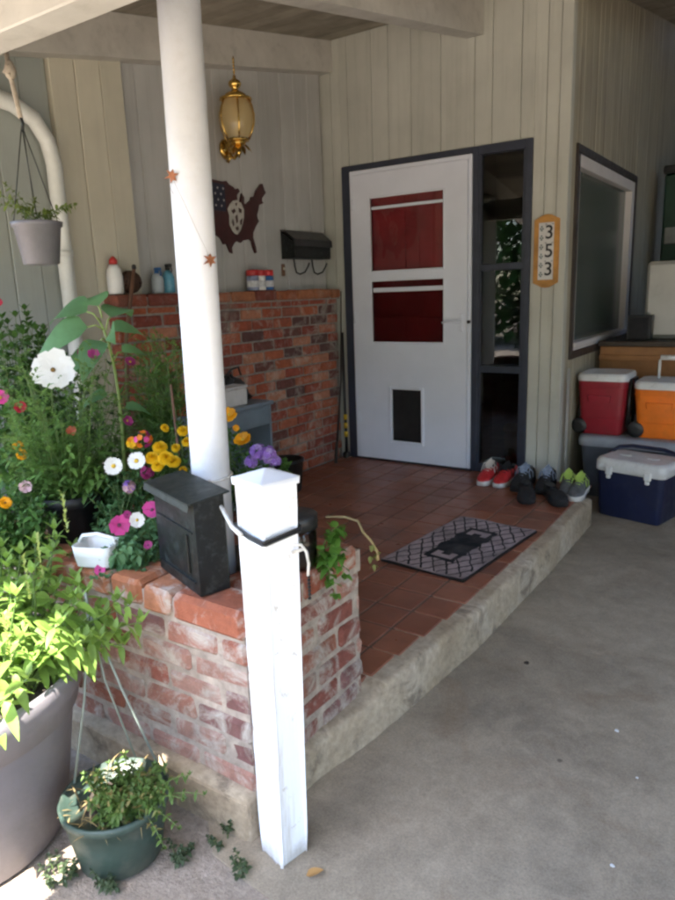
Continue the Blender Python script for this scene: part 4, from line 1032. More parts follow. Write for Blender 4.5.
def flower(t, p, n, R, npet, mp, mc=None, widths=(.15,.5,.75,.7,.35), cup=.1, cr=.22, name='flower', layers=1, label=None):
    if R<.05: n=V(n)+V((rnd(-.45,.45),rnd(-.3,.3),rnd(-.2,.4)))
    n,a,b=frame(n); mb=MB(); off=rnd(0,6)
    for ly in range(layers):
        for k in range(npet):
            an=off+2*PI*(k+.5*ly)/npet+rnd(-.06,.06); d=a*math.cos(an)+b*math.sin(an)
            petal(mb,V(p)+n*.002*ly,d+n*(.12+.25*ly),n,R*(1-.22*ly)*rnd(.93,1.05),widths,cup)
    f=t.part(name,mb,mp,recalc=False)
    if label: f['label']=label
    if mc:
        mb=MB(); M=face(V(p)+n*.002,n); mb.lathe([(R*cr,0),(R*cr*.9,R*.08),(R*cr*.5,R*.14),(.0003,R*.15)],n=10,M=M); t.part('flower_centre',mb,mc,parent=f)
    return f
def pom(t,p,n,R,mp,name='flower'):
    n,a,b=frame(n); mb=MB()
    for ly in range(5):
        el=.12+ly*.32; k=int(13-2*ly)
        for i in range(k):
            an=2*PI*i/k+ly*.7+rnd(-.1,.1); d=(a*math.cos(an)+b*math.sin(an))*math.cos(el)+n*math.sin(el)
            petal(mb,V(p)+n*(R*.1*ly),d,n,R*rnd(.85,1.05)*(1-.08*ly),(.2,.5,.6,.45),-.12)
    return t.part(name,mb,mp,recalc=False)
def cluster(t,p,n,R,mps,num,pr,name='flower_cluster'):
    """umbel of small florets, one part per colour mix"""
    n,a,b=frame(n); mb=MB()
    for i in range(num):
        d=V((random.gauss(0,1),random.gauss(0,1),random.gauss(0,1))).normalized()
        if d.dot(n)<-.1: d=-d
        q=V(p)+d*R*rnd(.7,1.0); m_,a2,b2=frame(d); off=rnd(0,6); mi=random.randrange(len(mps))
        for k in range(5): an=off+2*PI*k/5; petal(mb,q,a2*math.cos(an)+b2*math.sin(an)+m_*.15,m_,pr,(.3,.8,.9,.5),.05,mi)
    return t.part(name,mb,mps,recalc=False)
toC=lambda p:(CAM-V(p)).normalized()

g_lime=leafmat('salvia_leaf',(.23,.36,.075),.45,.45); g_mid=leafmat('garden_leaf',(.085,.185,.045),.5,.42); g_dark=leafmat('dark_leaf',(.055,.125,.040),.5,.36)
g_fine=leafmat('feathery_leaf',(.15,.27,.065),.4,.45); g_pale=leafmat('broad_leaf',(.14,.28,.12),.3,.4); g_weed=leafmat('weed_leaf',(.10,.17,.04),.5,.35,(.30,.22,.09)); g_dry=leafmat('dry_grass',(.28,.21,.10),.4,.2)
s_grn=mat('green_stem',(.10,.16,.04),.6,.3); s_pale=mat('pale_stem',(.22,.30,.08),.6,.2)
f_white=fmat('white_petal',(.80,.80,.78),.3); f_yel=fmat('yellow_petal',(.80,.50,.012)); f_gold=fmat('golden_petal',(.80,.36,.01)); f_pink=fmat('hot_pink_petal',(.60,.07,.28)); f_mag=fmat('magenta_petal',(.34,.04,.17)); f_lil=fmat('lilac_petal',(.38,.20,.62)); f_sal=fmat('salmon_petal',(.62,.14,.08)); f_pale=fmat('pale_pink_petal',(.62,.40,.42)); f_red=fmat('crimson_petal',(.42,.025,.05)); f_or=fmat('orange_petal',(.75,.22,.02))
c_yel=mat('flower_eye',(.55,.36,.03),.8,.3,200,.4); c_dk=mat('dark_eye',(.10,.03,.06),.8); c_brn=mat('brown_eye',(.16,.09,.02),.9)
SOIL=.412
# --- big grey pot with the light green plant
PC=at(-64,672,1.78); PC.z=G+.003
pot=Thing('large_pot','large grey plastic pot at the bottom left corner holding a light green plant','pot',PC)
mb=MB(); mb.lathe([(.255,0),(.267,.01),(.318,.34),(.320,.355),(.334,.358),(.338,.40),(.352,.415),(.358,.475),(.350,.482),(.338,.478),(.330,.42),(.31,.38)],PC,48); pot.part('body',mb,mat('grey_plastic',(.19,.175,.19),.5,.12,5,.15,dirt=.25,dirtc=(.15,.14,.13)))
mb=MB(); mb.lathe([(.0,.435),(.16,.44),(.327,.425)],PC,24,cap=False); pot.part('soil',mb,m_soil)
pp=Thing('salvia_plant','light green bushy plant with spear leaves growing in the large grey pot','plant',PC+V((0,0,.44)))
mS,mL=MB(),MB()
for i in range(150):
    x,y=disk(.26); a=math.atan2(y,x); q=math.hypot(x,y)/.26
    hgt=rnd(.18,.46)*(1.1-.4*q); out=rnd(.05,.17)*(q+.3)
    b0=PC+V((x,y,.43)); tip=b0+V((math.cos(a)*out+rnd(-.04,.04),math.sin(a)*out+rnd(-.04,.04),hgt))
    stem_leaves(mS,mL,b0,tip,(math.cos(a)*.03,math.sin(a)*.03,.03),.0035,6,.085,.033,.15,.3,.35)
for (u,v,d) in ((142,622,1.76),(125,645,1.74),(118,600,1.80),(100,640,1.7),(60,625,1.62),(80,600,1.7),(130,605,1.8),(105,615,1.74),(85,640,1.66),(115,632,1.72)):
    tip=at(u,v,d); b0=PC+V((.20,.12,.43)); stem_leaves(mS,mL,b0,tip,(0,0,.07),.0035,9,.085,.032,.25,.3,.3)
pp.part('stems',mS,s_grn); pp.part('foliage',mL,g_lime,recalc=False)
for (u,v,d) in ((27,580,1.66),(65,515,1.85),(8,640,1.6),(40,560,1.75)):
    p=at(u,v,d); mb=MB()
    for k in range(26):
        z=k*.0045; mb.leaf(p+V((0,0,z-.05)),(rnd(-1,1),rnd(-1,1),1.1),(0,0,1),.016,.009,.1,0,2)
    pp.part('flower_spike',mb,leafmat('pale_spike',(.42,.48,.14),.3,.4),recalc=False)
# --- low green pot
GC=V((-.095,-3.437,G+.006))
gp=Thing('low_green_pot','low dark green pot with weeds at the foot of the brick planter','pot',GC)
mb=MB(); mb.lathe([(.095,0),(.105,.006),(.122,.10),(.128,.15),(.136,.155),(.138,.175),(.131,.178),(.124,.155)],GC,36); gp.part('body',mb,mat('green_plastic',(.035,.06,.048),.45,.25,6,.15,dirt=.5,dirtc=(.16,.15,.12)))
mb=MB(); mb.lathe([(.0,.155),(.06,.16),(.125,.142)],GC,20,cap=False); gp.part('soil',mb,m_soil)
mb=MB(); a=GC+V((-.125,-.03,.172)); b=GC+V((.02,.13,.172)); top=V((-.225,-3.36,.45))
mb.tube([a,a.lerp(top,.5)+V((.012,.0,0)),top],.0035,6); mb.tube([b,b.lerp(top,.5)+V((-.01,0,.0)),top],.0035,6); mb.tube([GC+V((-.06,.12,.172)),top+V((.02,.01,-.2)),top],.003,6); mb.tube([top,top+V((-.002,0,.05))],.004,6)
gp.part('hanger',mb,mat('grey_hanger',(.22,.25,.22),.6))
wd=Thing('weed_plant','tangled green and straw coloured weeds in the low green pot','plant',GC+V((0,0,.155)))
mS,mL,mD=MB(),MB(),MB()
for i in range(60):
    x,y=disk(.10); x=x*.8+.035; y=y*.8+.01; b0=GC+V((x,y,.15)); tip=b0+V((rnd(-.03,.10),rnd(-.05,.04),rnd(.02,.11)))
    stem_leaves(mS,mL,b0,tip,(rnd(-.03,.03),rnd(-.03,.03),.03),.0018,7,.028,.012,.1,.2,.3)
for (u,v) in ((205,795),(190,775),(180,830),(165,850),(150,800),(170,790),(140,820),(160,815),(185,800),(130,800),(120,835),(100,800)):
    tip=at(u,v,1.66); stem_leaves(mS,mL,GC+V((.09,.0,.16)),tip,(0,0,.05),.0018,9,.026,.012,.2,.2,.3)
for i in range(130):
    x,y=disk(.12); b0=GC+V((x,y,.155)); d=V((rnd(-1,1),rnd(-1,1),rnd(.1,.9))); mD.leaf(b0,d,(0,0,1),rnd(.04,.10),.004,.4,0,3,.05)
wd.part('stems',mS,s_grn); wd.part('foliage',mL,g_weed,recalc=False); wd.part('dry_stalks',mD,g_dry,recalc=False)
# --- small weeds on the ground
for (u,v,lab,k) in ((180,855,'small ground weed between the low green pot and the planter corner',9),(222,842,'grey green ground weed below the brick planter corner',7),(252,872,'small green ground weed left of the white post foot',6),(115,885,'low weed at the front of the low green pot',8),(60,880,'sunlit weed between the two pots on the ground',12)):
    p=atz(u,v,G+.002); t=Thing('ground_weed',lab,'weed',p,0,'weeds on the ground'); mS,mL=MB(),MB()
    for i in range(k):
        x,y=disk(.03); tip=p+V((x*1.8,y*1.8,rnd(.012,.05))); stem_leaves(mS,mL,p+V((x,y,0)),tip,(0,0,.01),.0013,4,.020,.013,.2,.25,.2)
    t.part('stems',mS,s_grn); t.part('foliage',mL,leafmat('ground_weed_leaf',(.07,.10,.05),.4,.3),recalc=False)
p=atz(306,876,G+.008); t=Thing('fallen_leaf','curled tan dead leaf on the concrete right of the white post','leaf',p); mb=MB()
mb.leaf(p,(.7,.6,.15),(0,0,1),.045,.026,-.1,0,5,.5); mb.leaf(p+V((.006,0,.001)),(.3,.9,.1),(0,0,1),.03,.018,.0,0,4,.4); t.part('blade',mb,leafmat('dead_leaf',(.36,.20,.07),.15,.1),recalc=False)
for (u,v,r_,lab,m_) in ((617,731,.008,'largest white paint chip on the concrete',m_swh),(637,778,.004,'white paint speck farthest right on the concrete',m_swh),(612,866,.006,'white chip nearest the bottom edge on the concrete',m_swh),(527,663,.012,'small dark scrap of leaf on the concrete by the porch step',m_soil),(346,748,.010,'dark bit of bark at the foot of the porch step',m_soil)):
    p=atz(u,v,G+.006); t=Thing('leaf_scrap' if m_ is m_soil else 'paint_chip',lab,'scrap',p,0,'small scraps on the concrete'); mb=MB()
    pts=[(r_*rnd(.6,1.2)*math.cos(k*PI/4),r_*rnd(.5,1.1)*math.sin(k*PI/4)) for k in range(8)]
    mb.prism(pts,0,.0025,Matrix.Translation(p)); t.part('flake',mb,m_)
# --- black nursery pot in the planter
BC=at(75,540,2.30); BC.z=.415
np_=Thing('nursery_pot','black nursery pot standing in the planter under the white cosmos','pot',BC)
mb=MB(); mb.lathe([(.062,0),(.068,.008),(.088,.175),(.096,.178),(.097,.212),(.090,.214),(.085,.18)],BC,30); np_.part('body',mb,mat('nursery_black',(.009,.009,.011),.5,.2,8,.1)); mb=MB(); mb.lathe([(.0,.19),(.086,.185)],BC,18,cap=False); np_.part('soil',mb,m_soil)
cp=Thing('cosmos_plant','feathery green plant with one big white bloom in the black nursery pot','flowering plant',BC+V((0,0,.19)))
mS,mL=MB(),MB(); bl=at(53,370,2.12)
for i in range(46):
    x,y=disk(.06); b0=BC+V((x,y,.185)); tip=b0+V((x*2.2+rnd(-.06,.06),y*2.2+rnd(-.06,.06),rnd(.16,.52))); stem_leaves(mS,mL,b0,tip,(rnd(-.04,.04),rnd(-.04,.04),.02),.0015,10,.09,.009,.05,.5,.2,False,False,True)
for i in range(16):
    x,y=disk(.06); b0=BC+V((x,y,.185)); tip=b0+V((x*2.4,y*2.4,rnd(.06,.30))); stem_leaves(mS,mL,b0,tip,(0,0,.03),.0022,6,.055,.022,.1,.4,.4)
stem_leaves(mS,mL,BC+V((0,0,.185)),bl-toC(bl)*.01,(-.03,-.02,.12),.003,4,.07,.005,.1,.5,.2,False,False,True)
cp.part('stems',mS,s_grn); cp.part('foliage',mL,g_fine,recalc=False)
flower(cp,bl,toC(bl)+V((0,0,.15)),.064,8,f_white,c_brn,(.30,.65,.82,.78,.45),.05,.12)
for (u,v,d,m_,R) in ((72,432,2.2,f_sal,.018),(26,487,2.15,f_pale,.02),(93,355,2.25,f_mag,.02)):
    p=at(u,v,d); flower(cp,p,toC(p)+V((0,0,.4)),R,7,m_,None,(.3,.7,.8,.5),.3,name='small_flower')
# --- tall broad leaved plant
b0=at(118,470,2.36); b0.z=SOIL; tp_=at(98,318,2.36); md=at(122,380,2.34)
tb=Thing('broad_leaf_plant','tall plant with big drooping broad leaves beside the brick wall end','plant',b0)
mS,mL=MB(),MB(); pts=bez(b0,md+V((.03,.0,.06)),tp_,10); mS.tube(pts,[.0075-.0004*i for i in range(11)],8)
for (u,v,u2,v2,L,W,dd) in ((100,322,64,306,.15,.10,0),(104,330,58,335,.17,.11,-.05),(102,318,92,296,.13,.10,.03),(106,330,120,306,.14,.10,.05),(108,338,128,330,.13,.085,.04),(106,342,92,352,.12,.085,-.08),(112,350,72,362,.13,.075,-.04),(114,360,138,350,.11,.06,.05),(117,400,92,398,.09,.045,-.03),(118,415,140,408,.09,.045,.03),(110,345,112,330,.12,.08,-.09)):
    p=at(u,v,2.35); q=at(u2,v2,2.35+dd); e=p.lerp(q,.35)+V((0,0,.015)); d=(q-p).normalized()
    mS.tube([p,p.lerp(e,.5)+V((0,0,.012)),e],.0028,6); mL.leaf(e,d+V((0,0,.15)),(-CD.x*.8,-CD.y*.8,.75),L*1.12,W*1.1,.8,0,7,.15)
tb.part('stems',mS,s_pale); tb.part('foliage',mL,g_pale,recalc=False)
# --- feathery bush
def fine_bush(name,label,cells,num,L,W,m_,bz=SOIL,spread=.05):
    cs=[at(*c) for c in cells]; bx=sum(c.x for c in cs)/len(cs); by=sum(c.y for c in cs)/len(cs); t=Thing(name,label,'plant',(bx,by,bz)); mS,mL=MB(),MB()
    for i in range(num):
        c=random.choice(cs); tip=c+V((rnd(-spread,spread),rnd(-spread,spread),rnd(-spread,spread))); b_=V((bx+rnd(-.08,.08),by+rnd(-.05,.05),bz)); stem_leaves(mS,mL,b_,tip,(rnd(-.05,.05),rnd(-.03,.03),.06),.0022,8,L,W,.25,.6,.2,False,False,True)
    t.part('stems',mS,s_grn); t.part('foliage',mL,m_,recalc=False); return t
ft=fine_bush('feathery_plant','fine feathery green plant between the broad leaf plant and white column',[(150,365,2.45),(165,395,2.4),(135,400,2.45),(160,430,2.4),(145,345,2.5),(175,380,2.4),(120,430,2.4),(150,350,2.4),(175,350,2.4)],90,.10,.009,g_fine)
for (u,v,d,m_) in ((130,362,2.42,f_mag),(127,421,2.30,f_mag),(82,353,2.30,f_mag)):
    p=at(u,v,d); flower(ft,p,toC(p)+V((.6,.3,.5)),.019,7,m_,c_yel,(.3,.7,.85,.6),.15,name='small_flower')
mb=MB(); mb.tube([at(182,470,2.2),at(172,400,2.25),at(170,385,2.26)],.004,6); t=Thing('plant_stake','thin brown stake among the yellow flowers left of the column','stake',at(182,470,2.2)); t.loc.z=SOIL; t.o.location.z=SOIL
mb=MB(); q=at(182,470,2.2); mb.tube([V((q.x,q.y,SOIL-.01)),at(171,385,2.25)],.004,6); t.part('shaft',mb,mat('stick_bark',(.16,.08,.05)))
# --- back bushes at the left
def leafy(name,label,cells,num,L,W,m_,bz=SOIL,spread=.09,cat='plant',nl=7,base=None,bsp=.12):
    cs=[at(*c) for c in cells]; bx=sum(c.x for c in cs)/len(cs); by=sum(c.y for c in cs)/len(cs)
    if base: bx,by=base
    t=Thing(name,label,cat,(bx,by,bz)); mS,mL=MB(),MB()
    for i in range(num):
        c=random.choice(cs); tip=c+V((rnd(-spread,spread),rnd(-spread,spread),rnd(-spread,spread))); b_=V((bx+rnd(-bsp,bsp),by+rnd(-bsp*.5,bsp*.5),bz)); 
        if tip.z<bz+.03: tip.z=bz+.03
        stem_leaves(mS,mL,b_,tip,(rnd(-.04,.04),rnd(-.04,.04),.05),.0025,nl,L,W,.2,.35,.4)
    t.part('stems',mS,s_grn); t.part('foliage',mL,m_,recalc=False); return t
bb=leafy('flowering_bush','dark green leafy bush with pink blooms at the left edge of the photo',[(5,360,2.6),(25,350,2.65),(15,420,2.5),(40,400,2.6),(5,470,2.4),(30,460,2.5),(15,330,2.75),(45,345,2.7),(-20,400,2.5),(60,380,2.65),(70,420,2.7)],150,.075,.04,g_mid,SOIL,.08)
for (u,v,d,m_,R) in ((0,398,2.25,f_pink,.026),(20,407,2.3,f_red,.020),(-2,303,2.6,f_red,.018)):
    p=at(u,v,d); flower(bb,p,toC(p)+V((0,0,.3)),R,7,m_,c_yel,(.3,.75,.9,.6),.12)
b4=leafy('tall_leafy_bush','light green leafy bush filling the gap between pink bush and nursery pot',[(20,440,2.4),(40,430,2.45),(70,400,2.5),(30,390,2.5),(60,460,2.42),(85,440,2.5),(5,455,2.35)],80,.06,.024,g_fine,SOIL,.06)
b2=leafy('leafy_bush','dense dark foliage behind the black nursery pot',[(50,440,2.6),(90,420,2.6),(110,470,2.5),(70,380,2.75),(100,385,2.7),(130,470,2.45)],70,.06,.03,g_dark,SOIL,.07)
b3=leafy('marigold_plant','low green plant with orange yellow blooms left of the nursery pot',[(5,500,2.15),(20,480,2.2),(35,520,2.1),(0,530,2.05),(30,500,2.15),(20,520,2.1),(-5,510,2.1)],75,.05,.022,g_mid,SOIL-.0,.05)
for (u,v,d) in ((5,503,2.05),(22,455,2.2),(18,446,2.2)): p=at(u,v,d); flower(b3,p,toC(p)+V((0,0,.4)),.018,8,f_gold,c_brn,(.3,.7,.8,.5),.1,layers=2)
# --- yellow chrysanthemums
ym=leafy('yellow_flower_plant','bright yellow pompom flowers just left of the black letter box',[(165,462,2.16),(185,455,2.16),(178,435,2.2),(155,470,2.16)],26,.04,.02,g_mid,SOIL,.035,'flowering plant')
for (u,v,d,R) in ((152,458,2.10,.022),(160,448,2.12,.023),(166,458,2.08,.024),(174,462,2.09,.021),(158,466,2.08,.02),(183,431,2.14,.018),(187,442,2.14,.017),(176,448,2.13,.015),(165,428,2.2,.014),(190,428,2.16,.014),(183,470,2.12,.013)):
    p=at(u,v,d); pom(ym,p,toC(p)+V((rnd(-.3,.3),0,.5)),R,f_yel)
# --- daisies
dz=leafy('daisy_plant','two white daisies with yellow eyes among dark green leaves',[(113,480,2.15),(136,476,2.15),(125,500,2.15),(105,500,2.15)],26,.05,.018,g_dark,SOIL,.04,'flowering plant')
for (u,v) in ((113.5,466),(136.5,461)): p=at(u,v,2.08); flower(dz,p,toC(p)+V((.1,-.1,.15)),.0275,10,f_white,c_yel,(.35,.62,.66,.45),.04,.26)
# --- lantana / snapdragons
la=leafy('lantana_plant','magenta and orange flower clusters above the two white daisies',[(140,450,2.2),(148,485,2.2),(128,450,2.2)],16,.04,.02,g_mid,SOIL,.03,'flowering plant')
for (u,v,ms_,R) in ((143,440,[f_pink,f_or,f_mag],.028),(133,443,[f_or,f_yel],.017),(147,472,[f_mag],.02),(129,487,[f_lil,f_pale],.018)):
    p=at(u,v,2.12); cluster(la,p,toC(p)+V((0,0,.4)),R,ms_,22,.010)
# --- petunias over the planter edge
pe=leafy('petunia_plant','trailing petunias with pink and white blooms beside the black letter box',[(125,540,2.08),(140,530,2.08),(118,570,2.02),(150,520,2.1),(135,560,2.02),(105,575,2.0),(110,520,2.15),(150,490,2.15),(140,555,2.0),(125,555,2.0)],110,.036,.026,g_pale,SOIL+.02,.045,'flowering plant')
for (u,v,m_,R) in ((119,525,f_pink,.030),(152,510,f_pink,.026),(137,520,f_white,.022),(100,570,f_pink,.016),(148,545,f_mag,.012),(127,515,f_mag,.012)):
    p=at(u,v,1.99); flower(pe,p,toC(p)+V((rnd(-.3,.3),0,.1)),R,5,m_,c_yel if m_ is f_white else c_dk,(.35,.85,1.15,.9),.15,.2)
# --- flowers seen right of the column
rf=leafy('yellow_flower_plant','small plant with two golden blooms right of the white column',[(235,440,2.45),(250,455,2.42),(225,450,2.45)],22,.05,.02,g_mid,SOIL,.035,'flowering plant')
for (u,v,R) in ((229,415,.028),(243,440,.031),(236,428,.012)): p=at(u,v,2.38); flower(rf,p,toC(p)+V((rnd(-.2,.2),0,.3)),R,6,f_gold,c_yel,(.35,.8,.95,.6),.12,.2,layers=2)
vf=leafy('violet_flower_plant','lilac flower cluster with round leaves behind the white post',[(265,470,2.3),(282,470,2.28),(255,475,2.3)],12,.05,.038,g_mid,SOIL,.03,'flowering plant')
for (u,v,R) in ((258,452,.026),(268,455,.028),(251,462,.018),(275,461,.016)): p=at(u,v,2.24); cluster(vf,p,toC(p)+V((0,0,.4)),R,[f_lil,f_lil,fmat('light_lilac_petal',(.52,.38,.70))],24,.011)
# --- white container on the planter edge
q=atz(100,562,.484)
wc=Thing('white_container','white plastic basket with an open handle on the planter edge','container',q)
mb=MB(); W2=.062
outer=[(0,W2*.86,.042,.015),(.03,W2*.95,.047,.018),(.062,W2,.05,.02)]; inner=[(.062,W2*.93,.045,.018),(.012,W2*.82,.038,.014)]
loft(mb,outer+inner,q,0,Matrix.Translation(q)@rotz(.35)@Matrix.Translation(-q)); wc.part('body',mb,m_wpl)
mb=MB(); mb.tube([q+V((-.058,-.02,.06)),q+V((-.05,-.012,.078)),q+V((.0,.0,.088)),q+V((.05,.017,.078)),q+V((.058,.02,.06))],.006,8); wc.part('handle',mb,m_wpl)
# --- glass jar behind the post
q=atz(306,566,.484)
q=V((.115,-2.90,.482))
gj=Thing('glass_jar','dark glass jar with black lid on the planter right behind the white post','jar',q)
mb=MB(); mb.lathe([(.050,0),(.058,.006),(.058,.10),(.050,.112)],q,26,cap=False); gj.part('body',mb,glassmat('jar_glass',(.62,.60,.58),1.5,.03))
mb=MB(); mb.lathe([(.0,.004),(.05,.005),(.053,.05),(.0,.056)],q,18); gj.part('filling',mb,mat('jar_filling',(.05,.03,.025),.8))
mb=MB(); mb.lathe([(.056,.112),(.062,.114),(.063,.150),(.055,.156),(.0,.158)],q,26); gj.part('lid',mb,m_black)
# --- trailing plants from the planter end
tr=Thing('trailing_plant','bright green leaves hanging over the planter cap right of the white post','plant',V((.12,-2.80,.482)))
mS,mL=MB(),MB()
for (u,v,d) in ((333,540,1.98),(342,560,1.96),(330,585,1.94),(336,600,1.94),(345,580,1.95),(325,570,1.95),(340,532,2.0)):
    tip=at(u,v,d); tip.x=max(tip.x,.198); stem_leaves(mS,mL,(.15,-2.86+rnd(-.02,.02),.482),tip,(.02,0,.10),.0018,5,.050,.036,.35,.3,.4)
tr.part('stems',mS,s_pale); tr.part('foliage',mL,leafmat('bright_trailing_leaf',(.12,.26,.04),.35,.4),recalc=False)
td=Thing('creeper_stem','pale curling creeper stem over the end brick of the planter','plant',at(330,516,2.2))
mb=MB(); pts=[at(326,517,2.26),at(345,517,2.24),at(358,521,2.2),at(363,532,2.16),at(371,541,2.13),at(377,551,2.12),at(378,560,2.11)]
for p in pts[:3]: p.z=max(p.z,.49)
mb.tube(pts,.0042,7); td.part('stem',mb,mat('creeper_stem_tan',(.36,.27,.12),.7,.2)); mb=MB()
for (u,v) in ((372,545),(376,556),(374,564),(379,552),(370,556)):
    p=at(u,v,2.115)
    for k in range(3): mb.leaf(p,(rnd(-1,1),rnd(-1,1),-.9),(0,0,1),.022,.012,.1,0,3)
td.part('foliage',mb,leafmat('creeper_leaf',(.22,.24,.07),.3,.3),recalc=False)
# --- hanging pot under the header
hc=at(33,224,2.22); hk=V((hc.x,hc.y,0)); HP=V((hc.x,-2.955,hc.z))
hp_=Thing('hanging_pot','small grey hanging pot with sprawling leaves on a knotted rope','hanging pot',HP+V((0,0,-.128)))
mb=MB(); mb.lathe([(.045,-.128),(.056,-.124),(.072,-.01),(.078,-.008),(.080,.006),(.074,.008),(.068,-.012)],HP,30); hp_.part('body',mb,mat('hanging_grey',(.13,.125,.14),.5,.15)); mb=MB(); mb.lathe([(.0,-.015),(.069,-.02)],HP,16,cap=False); hp_.part('soil',mb,m_soil)
k0=HP+V((-.015,0,.30)); 
mb=MB()
for a in (.4,2.5,4.6): mb.tube([HP+V((.076*math.cos(a),.076*math.sin(a),0)),k0],.0018,5)
mb.tube([k0+V((0,0,-.02)),k0+V((.008,0,.005)),k0+V((-.002,0,.03))],.005,6); hp_.part('hanger_wires',mb,m_blackm)
tr_=V((k0.x-.035,-2.955,HZ)); mb=MB(); mb.tube([k0+V((0,0,.02)),k0.lerp(tr_,.35),k0.lerp(tr_,.62)+V((-.004,0,0)),tr_],.0075,8); kn=k0.lerp(tr_,.66); mb.lathe([(.004,-.03),(.016,-.014),(.018,.004),(.012,.022),(.005,.032)],kn,10); mb.tube([kn+V((.012,-.01,.012)),kn+V((-.014,-.012,-.004)),kn+V((.012,-.01,-.016))],.006,6); hp_.part('rope',mb,mat('rope_tan',(.34,.29,.23),.9,.25,60,.5))
hpl=Thing('hanging_plant','sprawling yellow green plant growing in the grey hanging pot','plant',HP)
mS,mL=MB(),MB()
for (u,v,d) in ((5,185,2.18),(10,200,2.2),(-5,205,2.15),(35,200,2.2),(45,215,2.18),(58,215,2.2),(70,208,2.22),(76,206,2.22),(20,210,2.2),(30,215,2.15),(-10,190,2.2)):
    tip=at(u,v,d); stem_leaves(mS,mL,HP+V((rnd(-.04,.04),rnd(-.04,.04),-.01)),tip,(0,0,.04),.0018,7,.03,.013,.25,.4,.2)
hpl.part('stems',mS,s_grn); hpl.part('foliage',mL,leafmat('hanging_leaf',(.13,.18,.04),.4,.4),recalc=False)

# ------------------------------------------------------------------ the yard the glass reflects, and unseen light-blocking fences
def tree(label,x,y,h,r,m_):
    t=Thing('tree',label,'tree',(x,y,G),0,'trees across the driveway'); mS,mL=MB(),MB()
    mS.tube([(x,y,G-.03),(x+.1,y,G+h*.3),(x,y+.1,G+h*.55)],[.14,.11,.06],10)
    for i in range(9):
        a=rnd(0,6.3); e=V((x+math.cos(a)*r*.7,y+math.sin(a)*r*.7,G+h*rnd(.45,.95))); mS.tube([(x,y,G+h*.35),((x+e.x)/2,(y+e.y)/2,G+h*.5),e],[.05,.035,.012],6)
    for i in range(6000):
        a=rnd(0,6.3); q=r*rnd(.2,1)**.5; z=rnd(.06,1); p=(x+q*math.cos(a)*(1-.4*abs(z-.4)),y+q*math.sin(a)*(1-.4*abs(z-.4)),G+h*z)
        mL.leaf(p,(rnd(-1,1),rnd(-1,1),rnd(-.6,.4)),(0,0,1),.34,.17,.2,0,2)
    t.part('trunk',mS,mat('bark',(.09,.065,.045),.9,.3,14,.6)); t.part('crown',mL,m_,recalc=False)
for i,(x,y,h,r) in enumerate(((-6.5,-13.5,5.2,2.4),(-3.2,-15.5,6.0,2.7),(.6,-17,6.2,2.8),(4.4,-16,5.6,2.6),(8.5,-13,5.5,2.6),(10.5,-7.5,5.2,2.5),(10.5,-2.0,5.4,2.5),(10,3.0,5.0,2.4))):
    tree('bushy green yard tree across the driveway behind the camera',x,y,h,r,(g_mid,g_dark,g_pale)[i%3])
fn=Thing('carport_shade_screen','added unseen dark brown board screen keeping light out at the carport back','fence',(2.1,4.07,G))  # unseen screen, added and raised to the roof to stop light behind
mb=MB(); y=-2.6
while y<4.2: mb.box(4.40,4.43,y,y+.145,G+.02,2.4 if y<0 else 2.9,.004); y+=.152
mb=MB()
for x in (-.1,2.0,4.1): mb.box(x,x+.09,4.085,4.17,G-.02,3.4)
fn.part('fence_posts',mb,mat('added_fence_brown',(.10,.075,.055),.8,.3,5,.3,30,isl=.4))
mb=MB(); x=-.1
while x<4.35: mb.box(x,x+.145,4.05,4.08,G+.02,3.66,.004); x+=.152
fn.part('boards',mb,mat('added_fence_brown',(.1,.075,.055)))

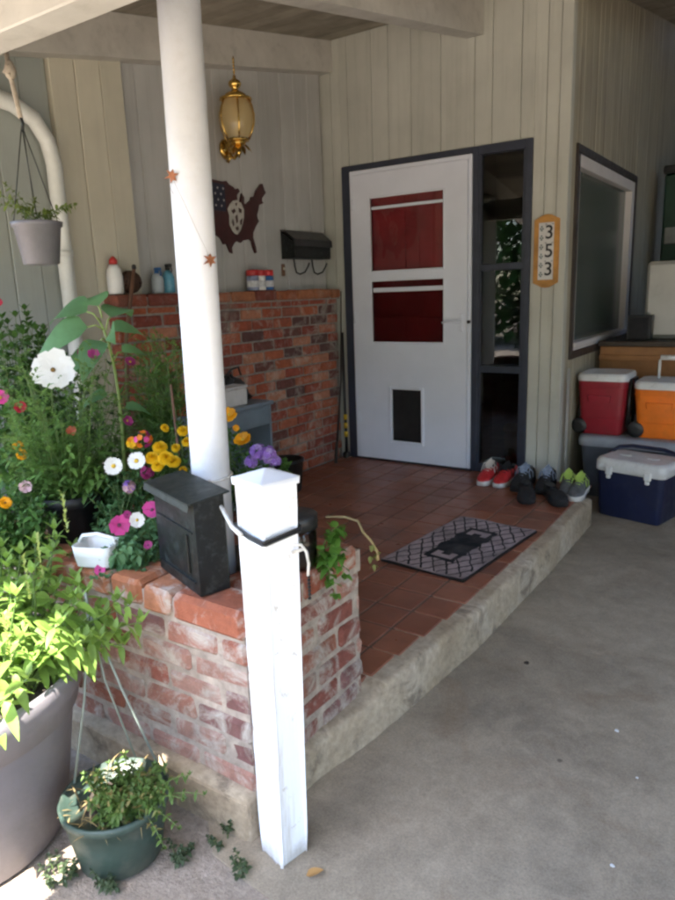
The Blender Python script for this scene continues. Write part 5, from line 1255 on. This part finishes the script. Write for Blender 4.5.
fw=Thing('shade_fence','added unseen dark brown board fence shading the right side of the carport','fence',(3.62,1.2,G))  # unseen fence, added to cut the light on the window wall
mb=MB(); y=-1.9
while y<4.0: mb.box(3.60,3.63,y,y+.145,G+.02,2.2 if y<0 else 2.95,.004); y+=.152
fw.part('boards',mb,mat('added_fence_brown',(.1,.075,.055))); mb=MB()
for y in (-1.9,1.0,3.9): mb.box(3.635,3.72,y,y+.09,G-.02,2.3)
fw.part('fence_posts',mb,mat('added_fence_brown',(.1,.075,.055)))

# ------------------------------------------------------------------ light, world, camera
SUN=V((.25*math.cos(math.radians(64)),-.97*math.cos(math.radians(64)),math.sin(math.radians(64)))).normalized()
w=bpy.data.worlds.new('World'); sc.world=w; w.use_nodes=True; nt=w.node_tree
sk_=nt.nodes.new('ShaderNodeTexSky'); sk_.sky_type='NISHITA'; sk_.sun_disc=False; sk_.sun_elevation=math.asin(SUN.z); sk_.sun_rotation=math.atan2(SUN.x,SUN.y); sk_.air_density=1.0; sk_.dust_density=1.2
bg=nt.nodes['Background']; bg.inputs['Strength'].default_value=.15; nt.links.new(sk_.outputs[0],bg.inputs['Color'])
l=bpy.data.lights.new('sun','SUN'); l.energy=3.0; l.angle=math.radians(.53); l.color=(1,.95,.87)
lo=bpy.data.objects.new('sun',l); col.objects.link(lo); lo.rotation_euler=SUN.to_track_quat('Z','Y').to_euler(); lo.location=SUN*20
cd=bpy.data.cameras.new('camera'); cam=bpy.data.objects.new('camera',cd); col.objects.link(cam)
cd.sensor_fit='VERTICAL'; cd.sensor_height=36; cd.lens=F/900*36; cd.clip_start=.05; cd.clip_end=300
cam.matrix_world=Matrix(((CR.x,CU.x,-CD.x,CAM.x),(CR.y,CU.y,-CD.y,CAM.y),(CR.z,CU.z,-CD.z,CAM.z),(0,0,0,1)))
sc.camera=cam
sc.render.engine='CYCLES'
sc.cycles.max_bounces=10; sc.cycles.diffuse_bounces=5; sc.cycles.glossy_bounces=4; sc.cycles.transparent_max_bounces=12; sc.cycles.sample_clamp_indirect=8
sc.cycles.filter_width=2.6
vs_=sc.view_settings; vs_.view_transform='Standard'; vs_.look='None'; vs_.gamma=1; vs_.use_curve_mapping=False; vs_.exposure=3.6
